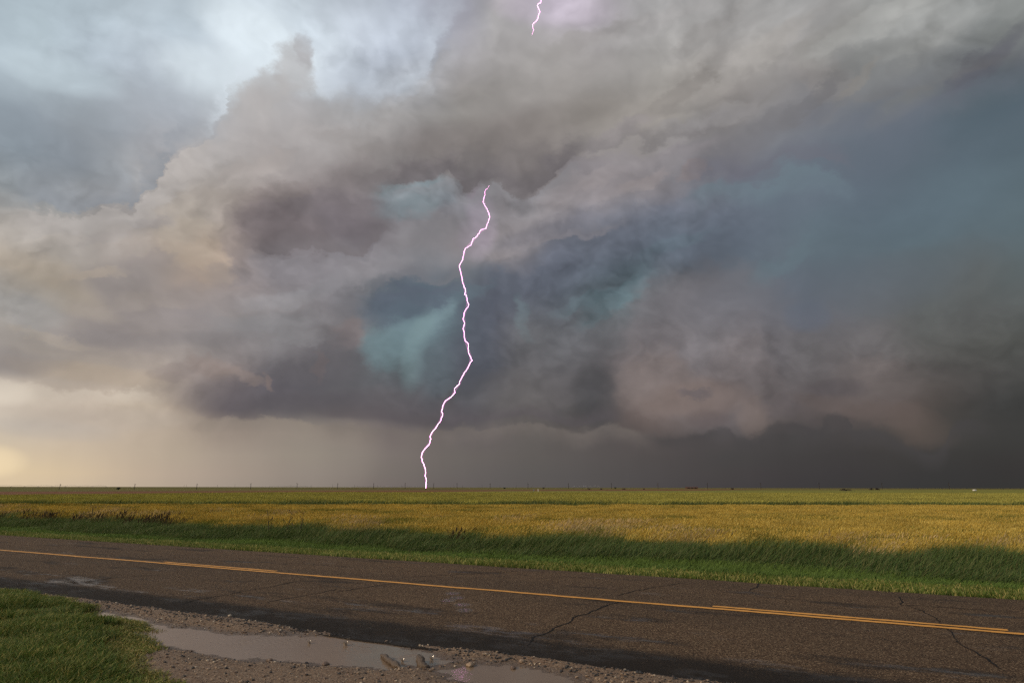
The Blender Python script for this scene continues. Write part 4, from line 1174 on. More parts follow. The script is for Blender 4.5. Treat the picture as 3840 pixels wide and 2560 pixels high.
def build_verges():
    r = np.random.default_rng(22)
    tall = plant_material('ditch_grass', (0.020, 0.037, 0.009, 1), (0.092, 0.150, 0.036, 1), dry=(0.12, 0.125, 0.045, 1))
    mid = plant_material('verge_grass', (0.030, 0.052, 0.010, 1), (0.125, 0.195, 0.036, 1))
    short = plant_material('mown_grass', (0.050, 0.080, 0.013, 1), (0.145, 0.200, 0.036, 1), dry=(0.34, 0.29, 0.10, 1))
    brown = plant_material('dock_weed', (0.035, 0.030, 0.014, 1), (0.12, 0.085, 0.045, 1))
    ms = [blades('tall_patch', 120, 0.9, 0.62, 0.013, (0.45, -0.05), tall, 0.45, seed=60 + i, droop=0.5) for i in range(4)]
    ms += [blades('tall_patch', 22, 0.35, 0.68, 0.016, (0.25, 0), brown, 0.4, 0.14, 0.045, seed=70 + i) for i in range(2)]
    # ditch
    s, p = jitter_grid(-90, 22, 17.2, 20.6, 0.30, r)
    low = 17.6 + (fbm(s * 0.22, s * 0, 4, 103) - 0.5) * 2.6
    hi = 20.0 + (fbm(s * 0.35, s * 0, 4, 3) - 0.5) * 2.6
    x, y = s * RD.x + p * RN.x, s * RD.y + p * RN.y
    ok = (p > low) & (p < hi) & in_view(x, y)
    x, y, s, p, low, hi = x[ok], y[ok], s[ok], p[ok], low[ok], hi[ok]
    f = (p - low) / (hi - low)
    idx = r.integers(0, 4, len(x))
    wd = (fbm(s * 0.25, s * 0 + 8, 3, 130) > 0.62) & (f > 0.5) & (r.random(len(x)) < 0.06)
    wd |= (s < -27) & (s > -38) & (f > 0.6) & (r.random(len(x)) < 0.14)
    idx = np.where(wd, r.integers(4, 6, len(x)), idx)
    k = 0.55 + 0.55 * np.sin(np.clip(f, 0, 1) * np.pi * 0.62) + 0.7 * (fbm(s * 0.6, p * 0.6, 3, 140) - 0.5)
    rot = np.zeros((len(x), 3)); rot[:, 2] = r.normal(0, 0.3, len(x))
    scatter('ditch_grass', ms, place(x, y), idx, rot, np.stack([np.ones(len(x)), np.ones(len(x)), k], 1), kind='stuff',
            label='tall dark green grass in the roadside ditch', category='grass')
    # knee-high and mown grass between ditch and road
    ms = [blades('verge_patch', 150, 0.75, 0.24, 0.013, (0.3, 0), mid, 0.5, seed=80 + i, droop=0.5) for i in range(3)]
    ms += [blades('verge_patch', 190, 0.7, 0.105, 0.012, (0.2, 0), short, 0.6, seed=90 + i, droop=0.4) for i in range(4)]
    s, p = jitter_grid(-100, 24, 13.9, 18.6, 0.36, r)
    x, y = s * RD.x + p * RN.x, s * RD.y + p * RN.y
    edge = 14.13 + (fbm(s * 1.3, s * 0 + 1.3, 4, 11) - 0.5) * 0.10 + (fbm(s * 2.5, s * 0, 3, 150) - 0.5) * 0.35
    ok = (p > edge) & in_view(x, y)
    x, y, s, p = x[ok], y[ok], s[ok], p[ok]
    b1 = 15.9 + (fbm(s * 0.4, s * 0, 4, 160) - 0.5) * 1.0
    idx = np.where(p > b1, r.integers(0, 3, len(x)), r.integers(3, 7, len(x)))
    g = np.clip((p - b1) / 2.0, 0, 1)
    k = np.where(p > b1, 0.55 + 0.9 * g, 0.75 + 0.5 * r.random(len(x)))
    rot = np.zeros((len(x), 3)); rot[:, 2] = r.random(len(x)) * 6.28 * (idx > 2)
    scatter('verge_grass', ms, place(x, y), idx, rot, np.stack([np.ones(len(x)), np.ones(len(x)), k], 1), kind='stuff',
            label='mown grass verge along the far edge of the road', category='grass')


GRASS_POLY = [(-12.459, 14.294), (-9.24, 12.98), (-8.408, 12.462), (-7.393, 11.716), (-6.564, 11.056), (-6.29, 10.791), (-6.395, 10.574), (-6.305, 10.332), (-5.978, 10.006), (-5.754, 10.167), (-5.027, 9.943), (-4.465, 9.331), (-4.789, 9.331), (-4.358, 8.841), (-4.018, 8.337), (-4.065, 8.086), (-4.003, 7.794), (-3.613, 7.354), (-3.312, 7.038), (-2.726, 6.016), (-3.161, 4.692), (-6.759, 6.485)]



def build_near_grass():
    r = np.random.default_rng(23)
    g1 = plant_material('near_grass', (0.024, 0.040, 0.008, 1), (0.115, 0.175, 0.030, 1), dry=(0.24, 0.21, 0.06, 1))
    g2 = plant_material('near_short_grass', (0.055, 0.070, 0.013, 1), (0.21, 0.235, 0.045, 1), dry=(0.36, 0.27, 0.10, 1))
    ms = [blades('near_patch', 110, 0.36, 0.20, 0.0085, (0.25, 0), g1, 0.6, seed=110 + i, droop=0.7, square=False) for i in range(4)]
    ms += [blades('near_patch', 130, 0.34, 0.085, 0.008, (0.15, 0), g2, 0.7, seed=120 + i, droop=0.6, square=False) for i in range(4)]
    x, y = jitter_grid(-13, -1.5, 4.5, 14.5, 0.105, r)
    d = poly_sdf(x, y, GRASS_POLY) + (fbm(x * 2.2, y * 2.2, 4, 170) - 0.5) * 0.75
    s, p = to_sp(x, y)
    ok = (d < 0) & (p < 6.9) & in_view(x, y, 1.5, 0.85)
    ok &= (fbm(x * 1.4, y * 1.4, 3, 171) > 0.27)
    x, y, d = x[ok], y[ok], d[ok]
    deep = np.clip(-d / 0.9, 0, 1)
    hgt = 0.35 + 0.65 * deep
    clump = fbm(x * 1.1, y * 1.1, 3, 180)
    idx = np.where(deep * 0.7 + clump > 0.80, r.integers(0, 4, len(x)), r.integers(4, 8, len(x)))
    k = hgt * (0.55 + 0.9 * clump)
    rot = np.zeros((len(x), 3)); rot[:, 2] = r.random(len(x)) * 6.28
    pts = np.stack([x, y, np.maximum(shoulder_z(x, y), WATER_Z - 0.01)], 1)
    scatter('roadside_grass', ms, pts, idx, rot, np.stack([np.ones(len(x)), np.ones(len(x)), k], 1), kind='stuff',
            label='lush green grass on the near shoulder', category='grass')


build_crops()
build_verges()
build_near_grass()

# ------------------------------------------------------------------ small builders
def tube(bm, pts, rad, sides=6, cap=True):
    """Tube through a list of points; rad is a number or one per point."""
    pts = [Vector(p) for p in pts]
    rs = rad if isinstance(rad, (list, tuple, np.ndarray)) else [rad] * len(pts)
    rings = []
    for i, p in enumerate(pts):
        a = pts[max(0, i - 1)]; b = pts[min(len(pts) - 1, i + 1)]
        t = (b - a).normalized()
        ref = Vector((0, 1, 0)) if abs(t.y) < 0.9 else Vector((1, 0, 0))
        u = t.cross(ref).normalized(); v = t.cross(u).normalized()
        rings.append([bm.verts.new(p + (u * math.cos(2 * math.pi * k / sides) + v * math.sin(2 * math.pi * k / sides)) * rs[i]) for k in range(sides)])
    for r0, r1 in zip(rings[:-1], rings[1:]):
        for k in range(sides):
            bm.faces.new((r0[k], r0[(k + 1) % sides], r1[(k + 1) % sides], r1[k]))
    if cap:
        bm.faces.new(rings[0][::-1]); bm.faces.new(rings[-1])


def box(bm, c, d, rz=0.0):
    m = Matrix.Translation(c) @ Matrix.Rotation(rz, 4, 'Z') @ Matrix.Diagonal((d[0], d[1], d[2], 1))
    bmesh.ops.create_cube(bm, size=1.0, matrix=m)


def finish(name, bm, mat, parent=None, smooth=False, **props):
    bmesh.ops.recalc_face_normals(bm, faces=bm.faces)
    me = bpy.data.meshes.new(name)
    bm.to_mesh(me); bm.free()
    if smooth:
        me.polygons.foreach_set('use_smooth', [True] * len(me.polygons))
    return link(name, me, mat, parent, **props)


def root(name, loc, label, category, group=None, rz=0.0):
    o = bpy.data.objects.new(name, None)
    COL.objects.link(o)
    o.empty_display_size = 0.2
    o.location = loc
    o.rotation_euler = (0, 0, rz)
    o['label'] = label
    o['category'] = category
    if group:
        o['group'] = group
    return o


def copy_tree(o, parent=None):
    c = o.copy()
    COL.objects.link(c)
    c.parent = parent
    for ch in list(o.children):
        copy_tree(ch, c)
    return c


def tz(x, y):
    return float(terrain(x, y))


M_WOOD = plain('weathered_pole_wood', (0.035, 0.028, 0.024), 0.85)
M_GLASS = plain('brown_insulator', (0.05, 0.03, 0.02), 0.3)
M_STEEL = plain('galvanised_steel', (0.30, 0.29, 0.29), 0.5, 0.4)
M_RUBBER = plain('dark_tyre', (0.02, 0.02, 0.02), 0.8)


# ------------------------------------------------------------------ lightning
def build_lightning():
    m, k, b = material('lightning_glow')
    b.inputs['Base Color'].default_value = (1, 0.9, 1, 1)
    b.inputs['Emission Color'].default_value = (1.0, 0.34, 0.78, 1)
    b.inputs['Emission Strength'].default_value = 9.0
    D = 1500.0
    r = np.random.default_rng(5)

    # pink self-glowing volume added round the channel to imitate its glow
    g = bpy.data.materials.new('added_glow')
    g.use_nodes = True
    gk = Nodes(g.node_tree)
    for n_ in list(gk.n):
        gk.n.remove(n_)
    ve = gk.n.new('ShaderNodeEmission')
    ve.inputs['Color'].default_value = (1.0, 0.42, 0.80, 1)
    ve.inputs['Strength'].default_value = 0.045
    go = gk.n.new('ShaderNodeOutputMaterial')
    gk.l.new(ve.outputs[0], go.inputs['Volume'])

    def channel(pts, r0, r1, taper0, taper1):
        # pts are (azimuth, elevation) in degrees, seen from the road
        P = []
        for a, e in pts:
            a, e = math.radians(a), math.radians(e)
            P.append((D * math.tan(a), D, EYE + D / math.cos(a) * math.tan(e)))
        Q = []
        for i in range(len(P) - 1):
            A, B = Vector(P[i]), Vector(P[i + 1])
            L = (B - A).length
            n = max(2, int(L / 9.0))
            for j in range(n):
                t = j / n
                p = A.lerp(B, t)
                if j:
                    p += Vector((r.normal(0, 0.9), 0, r.normal(0, 0.9)))
                Q.append(p)
        Q.append(Vector(P[-1]))
        dep = np.cumsum(r.normal(0, 3.0, len(Q)))
        dep -= np.linspace(0, dep[-1], len(Q))
        for q, d in zip(Q, dep):
            q.y += d
        n = len(Q)
        rad = []
        for i in range(n):
            t = i / (n - 1)
            w = r0 + (r1 - r0) * t
            if taper0: w *= min(1.0, 0.18 + t / 0.06)
            if taper1: w *= min(1.0, 0.15 + (1 - t) / 0.30)
            rad.append(w * r.uniform(0.85, 1.15))
        bm = bmesh.new()
        tube(bm, Q, rad, 6)
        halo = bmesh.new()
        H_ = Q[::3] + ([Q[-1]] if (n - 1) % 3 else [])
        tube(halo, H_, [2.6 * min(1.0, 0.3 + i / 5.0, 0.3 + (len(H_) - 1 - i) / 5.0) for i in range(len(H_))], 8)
        return bm, halo
    foot = BOLT_LOWER[-1]
    x = D * math.tan(math.radians(foot[0]))
    o = root('lightning_bolt', (x, D, tz(x, D)), 'jagged pink-white lightning bolt striking the field on the horizon', 'lightning')
    bpy.context.view_layer.update()
    inv = o.matrix_world.inverted()
    low = BOLT_LOWER[:-1] + [(foot[0], math.degrees(math.atan2(tz(x, D) - EYE, math.hypot(x, D))))]
    for nm, pts, a, c, t0, t1 in (('lower_channel', low, 0.22, 0.40, True, False), ('upper_channel', BOLT_UPPER, 0.30, 0.22, False, True)):
        core, halo = channel(pts, a, c, t0, t1)
        ob = finish(nm, core, m, o)
        ob.data.transform(inv)
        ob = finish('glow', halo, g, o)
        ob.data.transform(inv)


BOLT_LOWER = [(-2.097, 24.927), (-2.343, 24.679), (-2.52, 24.432), (-2.517, 24.186), (-2.611, 23.939), (-2.649, 23.631), (-2.467, 23.326), (-2.259, 23.02), (-2.119, 22.712), (-2.021, 22.341), (-2.154, 21.966), (-2.274, 21.652), (-2.353, 21.339), (-2.758, 21.145), (-2.919, 20.954), (-3.119, 20.7), (-3.445, 20.479), (-3.618, 19.891), (-4.101, 19.621), (-4.234, 19.227), (-4.367, 18.898), (-4.404, 18.636), (-4.567, 18.436), (-4.631, 18.172), (-4.529, 17.847), (-4.454, 17.521), (-4.363, 16.998), (-4.234, 16.672), (-4.092, 16.411), (-4.167, 15.949), (-3.971, 15.689), (-3.898, 15.36), (-3.757, 15.072), (-3.956, 14.698), (-4.156, 14.365), (-4.272, 13.939), (-4.131, 13.637), (-4.259, 13.146), (-4.131, 12.777), (-4.054, 12.156), (-3.78, 11.921), (-3.77, 11.192), (-3.563, 10.798), (-3.439, 10.574), (-3.687, 10.068), (-3.949, 9.602), (-4.144, 9.269), (-4.339, 8.871), (-4.465, 8.474), (-4.884, 8.047), (-4.813, 7.785), (-5.111, 7.44), (-5.567, 7.08), (-5.821, 6.618), (-5.89, 6.16), (-5.777, 5.769), (-5.899, 5.377), (-6.116, 5.114), (-6.369, 4.722), (-6.624, 4.499), (-6.809, 4.07), (-6.776, 3.812), (-6.859, 3.489), (-7.173, 3.101), (-7.398, 2.817), (-7.463, 2.393), (-7.403, 2.074), (-7.198, 1.629), (-7.098, 1.247), (-7.115, 0.93), (-7.003, 0.55), (-7.041, 0.045)]
BOLT_UPPER = [(2.513, 39.517), (2.873, 39.001), (2.691, 38.595), (2.35, 38.294), (2.609, 37.925), (2.443, 37.564), (2.191, 37.202), (1.867, 36.912), (1.979, 36.464), (1.831, 36.146)]

build_lightning()


# ------------------------------------------------------------------ utility poles
def pole_tree(h, loc, label, group):
    o = root('utility_pole', loc, label, 'pole', group)
    bm = bmesh.new()
    tube(bm, [(0, 0, -0.4), (0, 0, h * 0.5), (0, 0, h)], [0.40, 0.36, 0.30], 8)
    finish('shaft', bm, M_WOOD, o)
    bm = bmesh.new()
    box(bm, (0, -0.17, h - 0.75), (2.5, 0.14, 0.16))
    arm = finish('crossarm', bm, M_WOOD, o)
    for ix in (-1.1, -0.45, 0.45, 1.1):
        bm = bmesh.new()
        tube(bm, [(ix, -0.17, h - 0.67), (ix, -0.17, h - 0.58), (ix, -0.17, h - 0.44)], [0.05, 0.09, 0.05], 6)
        finish('insulator', bm, M_GLASS, arm)
    for s in (-1, 1):
        bm = bmesh.new()
        tube(bm, [(0, -0.16, h - 1.5), (s * 0.8, -0.19, h - 0.8)], 0.035, 4)
        finish('brace', bm, M_STEEL, o)
    return o


ORD = ['first', 'second', 'third', 'fourth', 'fifth', 'sixth', 'seventh', 'eighth', 'ninth', 'tenth', 'eleventh', 'twelfth',
       'thirteenth', 'fourteenth', 'fifteenth', 'sixteenth', 'seventeenth', 'eighteenth', 'nineteenth', 'twentieth']


def build_poles():
    proto = None
    n = len(POLES)
    for i, (u, y, lean) in enumerate(POLES):
        x = u * y
        lab = '%s tall utility pole from the left, with a crossarm, on the horizon' % ORD[i]
        if proto is None:
            proto = o = pole_tree(9.2, (x, y, tz(x, y)), lab, 'utility poles along the horizon')
        else:
            o = copy_tree(proto)
            o.location = (x, y, tz(x, y))
            o['label'] = lab
        o.rotation_euler = (0, math.radians(lean), 0.35 * (u < 0) - 0.35 * (u > 0.1))
    # a second, farther line: bare thin posts
    far = None
    for i, (u, y) in enumerate(FAR_POLES):
        x = u * y
        lab = '%s small distant line post from the left, between the tall utility poles' % ORD[i]
        if far is None:
            far = o = root('line_post', (x, y, tz(x, y)), lab, 'pole', 'distant line posts')
            bm = bmesh.new(); tube(bm, [(0, 0, -0.3), (0, 0, 8.5)], [0.28, 0.2], 6); finish('shaft', bm, M_WOOD, o)
            bm = bmesh.new(); box(bm, (0, -0.15, 8.0), (1.8, 0.12, 0.14)); finish('crossarm', bm, M_WOOD, o)
        else:
            o = copy_tree(far)
            o.location = (x, y, tz(x, y))
            o['label'] = lab


POLES = [(-0.6488, 1000, 9), (-0.5411, 1025, 4), (-0.4517, 1050, 1), (-0.3745, 1075, 1), (-0.308, 1100, 0), (-0.2499, 1125, 0), (-0.1983, 1150, 0), (-0.1532, 1175, 0), (-0.1123, 1200, 0), (-0.0787, 1225, 0), (-0.0313, 1250, 0), (0.0229, 1223, 0), (0.081, 1196, 0), (0.1425, 1169, 0), (0.209, 1142, 0), (0.2801, 1115, 0), (0.3565, 1088, 0), (0.4402, 1061, 0), (0.5304, 1034, -1), (0.6267, 1007, -4)]
FAR_POLES = [(-0.47, 2100), (-0.4667, 2100), (-0.4221, 2100), (-0.3971, 2100), (-0.3166, 2100), (-0.2876, 2100), (-0.2572, 2100), (-0.2257, 2100), (-0.1925, 2100), (-0.1578, 2100), (-0.083, 2100), (-0.0708, 2100), (-0.0429, 2100), (-0.0172, 2100), (0.0062, 2100), (0.0284, 2100), (0.0476, 2100)]

build_poles()


# ------------------------------------------------------------------ centre pivots
def pivot(loc, span, nspan, rz, label):
    o = root('centre_pivot', loc, label, 'irrigation', 'centre-pivot irrigation lines', rz)
    for j in range(nspan):
        x0, x1 = j * span, (j + 1) * span
        bm = bmesh.new()
        arc = [(x0 + (x1 - x0) * t, 0, 3.6 + 1.0 * math.sin(math.pi * t)) for t in np.linspace(0, 1, 9)]
        tube(bm, arc, 0.2, 6)
        pipe = finish('pipe_span', bm, M_STEEL, o)
        bm = bmesh.new()
        low = [(x0 + (x1 - x0) * t, 0, 3.6 - 0.55 * math.sin(math.pi * t)) for t in np.linspace(0, 1, 9)]
        tube(bm, low, 0.04, 4)
        for q in range(1, 8):
            tube(bm, [low[q], arc[q]], 0.03, 4)
        finish('truss', bm, M_STEEL, pipe)
    for j in range(nspan + 1):
        x0 = j * span
        bm = bmesh.new()
        for s in (-1, 1):
            tube(bm, [(x0, s * 2.0, 0.5), (x0, s * 0.12, 3.55)], 0.09, 5)
        tube(bm, [(x0, -2.2, 0.55), (x0, 2.2, 0.55)], 0.10, 5)
        tw = finish('tower', bm, M_STEEL, o)
        for s in (-1, 1):
            bm = bmesh.new()
            tube(bm, [(x0 - 0.16, s * 2.1, 0.6), (x0 + 0.16, s * 2.1, 0.6)], 0.6, 12)
            finish('wheel', bm, M_RUBBER, tw)
    return o


def build_pivots():
    for (u0, y, u1, n, lab) in PIVOTS:
        x0, x1 = u0 * y, u1 * y
        pivot((x0, y, tz(x0, y)), (x1 - x0) / n, n, 0.0, lab)


PIVOTS = [(-0.7566, 1500, -0.5816, 9, 'long pale centre-pivot sprinkler line at the left horizon'), (-0.3477, 1900, -0.2877, 3, 'distant centre-pivot sprinkler left of the lightning bolt'), (-0.2255, 2000, -0.1261, 5, 'faint centre-pivot sprinkler line at the foot of the lightning bolt'), (0.0879, 1150, 0.1261, 3, 'centre-pivot sprinkler right of the lightning, its end tower on bare soil')]

build_pivots()


# ------------------------------------------------------------------ bush, shrubs, barn, farm bits
def leafy(name, w, h, n, mat, parent, z0=0.0, seed=0, leaf=0.3):
    r = np.random.default_rng(seed)
    bm = bmesh.new()
    lobes = [(r.normal(0, w * 0.22), r.normal(0, w * 0.22), z0 + h * (0.35 + 0.4 * r.random()), w * (0.22 + 0.16 * r.random())) for _ in range(9)]
    for i in range(n):
        lx, ly, lz, lr = lobes[i % len(lobes)]
        d = Vector(r.normal(0, 1, 3)).normalized() * lr * (0.55 + 0.5 * r.random())
        c = Vector((lx, ly, lz)) + Vector((d.x, d.y, d.z * 0.85))
        if c.z < z0: c.z = z0 + r.random() * 0.3
        u = Vector(r.normal(0, 1, 3)).normalized() * leaf * (0.6 + 0.7 * r.random())
        v = u.cross(Vector(r.normal(0, 1, 3))).normalized() * u.length * 0.6
        bm.faces.new([bm.verts.new(c - u), bm.verts.new(c + v), bm.verts.new(c + u), bm.verts.new(c - v)])
    me = bpy.data.meshes.new(name)
    bm.to_mesh(me); bm.free()
    return link(name, me, mat, parent)


def build_far_things():
    leaf = plain('dark_bush_leaves', (0.028, 0.038, 0.020), 0.7, vary=0.45, scale=1.5)
    dry = plain('dry_brush_twigs', (0.040, 0.030, 0.022), 0.9, vary=0.4)
    for (nm, u, y, w, h, n, mt, lab, cat) in SHRUBS:
        x = u * y
        o = root(nm, (x, y, tz(x, y)), lab, cat, 'far shrubs on the plain')
        bm = bmesh.new()
        for k in range(4):
            a = k * 1.7
            tube(bm, [(0, 0, -0.2), (0.12 * w * math.cos(a), 0.12 * w * math.sin(a), h * 0.3), (0.2 * w * math.cos(a), 0.2 * w * math.sin(a), h * 0.6)], [0.06 * h, 0.04 * h, 0.02 * h], 5)
        finish('trunk', bm, M_WOOD, o)
        leafy('crown', w, h, n, leaf if mt == 'leaf' else dry, o, seed=int(abs(x)) + 3, leaf=0.11 * w)
    # long low barn
    u, y = BARN
    x = u * y
    red = plain('rust_red_siding', (0.10, 0.040, 0.030), 0.8)
    roofm = plain('rusty_roof', (0.085, 0.045, 0.036), 0.7)
    drk = plain('barn_opening', (0.015, 0.013, 0.012), 0.9)
    o = root('barn', (x, y, tz(x, y)), 'long low rust-red barn on the horizon right of centre', 'barn')
    L, Wd, hw, hr = 24.0, 9.0, 2.6, 4.2
    bm = bmesh.new(); box(bm, (0, 0, hw / 2), (L, Wd, hw)); wall = finish('wall', bm, red, o)
    bm = bmesh.new()
    for s in (-1, 1):
        vs = [bm.verts.new(v) for v in ((-L / 2 - 0.4, s * (Wd / 2 + 0.4), hw - 0.1), (L / 2 + 0.4, s * (Wd / 2 + 0.4), hw - 0.1), (L / 2 + 0.4, 0, hr), (-L / 2 - 0.4, 0, hr))]
        bm.faces.new(vs)
    for s in (-1, 1):
        bm.faces.new([bm.verts.new(v) for v in ((s * L / 2, -Wd / 2, hw), (s * L / 2, Wd / 2, hw), (s * L / 2, 0, hr - 0.15))])
    finish('roof', bm, roofm, o)
    for dx in (-7, 0, 7):
        bm = bmesh.new(); box(bm, (dx, -Wd / 2 - 0.03, 1.1), (3.0, 0.1, 2.2)); finish('door', bm, drk, wall)
    # white marker post and blue riser at the crop edge
    white = plain('white_painted_steel', (0.75, 0.72, 0.68), 0.5, vary=0.05)
    blue = plain('faded_blue_paint', (0.13, 0.20, 0.30), 0.5, vary=0.1)
    u, y = MARKER
    x = u * y
    o = root('marker_post', (x, y, tz(x, y)), 'short white marker post at the far edge of the green crop', 'post')
    bm = bmesh.new(); tube(bm, [(0, 0, -0.2), (0, 0, 1.15)], 0.13, 8); finish('shaft', bm, white, o)
    bm = bmesh.new(); tube(bm, [(0, 0, 1.15), (0, 0, 1.2), (0, 0, 1.26)], [0.15, 0.15, 0.06], 8); finish('cap', bm, white, o)
    o = root('well_riser', (x - 1.9, y + 1, tz(x - 1.9, y + 1)), 'faded blue well riser left of the white marker post', 'riser')
    bm = bmesh.new(); tube(bm, [(0, 0, -0.2), (0, 0, 0.95), (0.2, 0, 1.05), (0.4, 0, 0.92)], 0.11, 8); finish('pipe', bm, blue, o)
    bm = bmesh.new(); tube(bm, [(0, 0, 1.0), (0, 0, 1.12)], [0.16, 0.12], 8); finish('valve', bm, blue, o)
    # white stock tank at right
    u, y = TANK
    x = u * y
    o = root('stock_tank', (x, y, tz(x, y)), 'white stock tank lying at the far right field edge', 'tank')
    bm = bmesh.new()
    tube(bm, [(-1.0, 0, 0.75), (-0.9, 0, 0.75), (0.9, 0, 0.75), (1.0, 0, 0.75)], [0.22, 0.42, 0.42, 0.22], 14); finish('shell', bm, white, o, smooth=True)
    for dx in (-0.6, 0.6):
        bm = bmesh.new(); box(bm, (dx, 0, 0.16), (0.12, 0.7, 0.42)); finish('cradle', bm, M_STEEL, o)


SHRUBS = [('bush', -0.5636, 520, 2.3, 1.9, 420, 'leaf', 'dark round bush standing alone in the far field at left', 'bush'), ('shrub', -0.0107, 1150, 4.0, 1.8, 160, 'leaf', 'low dark shrub on the horizon just right of the lightning', 'shrub'), ('shrub', 0.0452, 1200, 3.6, 2.0, 160, 'dry', 'dry leaning shrub left of the right-hand sprinkler', 'shrub'), ('shrub', 0.1479, 1200, 4.0, 2.6, 200, 'leaf', 'dark upright shrub above the right-hand sprinkler', 'shrub'), ('brush_pile', 0.11, 700, 3.0, 0.9, 120, 'dry', 'dark brush heap nearest the sprinkler tower on the soil edge', 'brush'), ('brush_pile', 0.1279, 720, 2.6, 0.8, 120, 'dry', 'second dark brush heap along the soil edge', 'brush'), ('brush_pile', 0.1599, 740, 3.0, 0.8, 120, 'dry', 'third dark brush heap along the soil edge', 'brush'), ('brush_pile', 0.1887, 760, 2.6, 0.7, 120, 'dry', 'fourth dark brush heap, left of the barn', 'brush'), ('shrub', 0.3158, 780, 3.2, 1.4, 160, 'dry', 'dark shrub at the field edge right of the barn', 'shrub'), ('brush_pile', 0.4779, 420, 4.0, 0.7, 140, 'dry', 'flat brush heap beyond the green crop at right', 'brush'), ('brush_pile', 0.5119, 640, 5.0, 0.8, 140, 'dry', 'left of two long brush heaps below the right-hand poles', 'brush'), ('brush_pile', 0.5244, 640, 5.0, 0.8, 140, 'dry', 'right of two long brush heaps below the right-hand poles', 'brush')]
BARN = (0.2573, 1450)
MARKER = (0.0374, 300)
TANK = (0.6621, 400)

build_far_things()


# ------------------------------------------------------------------ dead weed stalks in the ditch
def build_stalks():
    m = plain('dead_stalk', (0.040, 0.030, 0.022), 0.9)
    seedm = plain('dead_seed_heads', (0.055, 0.038, 0.027), 0.9)
    for i, (x, y, h, lean, nb, lab) in enumerate(STALKS):
        r = np.random.default_rng(300 + i)
        o = root('dead_weed', (x, y, tz(x, y)), lab, 'weed', 'dead weed stalks above the ditch grass')
        bm = bmesh.new()
        top = Vector((lean * h, 0, h))
        tube(bm, [(0, 0, -0.05), tuple(top * 0.5 + Vector((0.02, 0, 0))), tuple(top)], [0.014, 0.011, 0.005], 5)
        finish('stem', bm, m, o)
        for k in range(nb):
            t = 0.35 + 0.6 * (k + r.random()) / nb
            a = r.random() * 6.28
            L = h * (0.40 - 0.28 * t) * (0.7 + 0.6 * r.random())
            b0 = top * t
            b1 = b0 + Vector((math.cos(a) * L, math.sin(a) * L * 0.5, L * 0.75))
            bm = bmesh.new()
            tube(bm, [tuple(b0), tuple(b0.lerp(b1, 0.5) + Vector((0, 0, -0.01))), tuple(b1)], [0.008, 0.006, 0.004], 4)
            br = finish('branch', bm, m, o)
            bm = bmesh.new()
            tube(bm, [tuple(b0.lerp(b1, 0.75)), tuple(b0.lerp(b1, 0.9)), tuple(b1 * 1.01)], [0.006, 0.018, 0.006], 5)
            finish('seed_head', bm, seedm, br)


STALKS = [(-19.2, 32.1, 1.22, 0.05, 6, 'tall dead weed stalk above the ditch at left'), (-9.17, 26.72, 1.13, -0.1, 4, 'short dead weed left of the paired stalks over the ditch'), (-8.53, 26.37, 1.18, 0.25, 3, 'bare leaning dead stalk between the short weed and the branching one'), (-7.88, 26.03, 1.15, 0.15, 5, 'branching dead weed, rightmost of the ditch stalks')]

build_stalks()


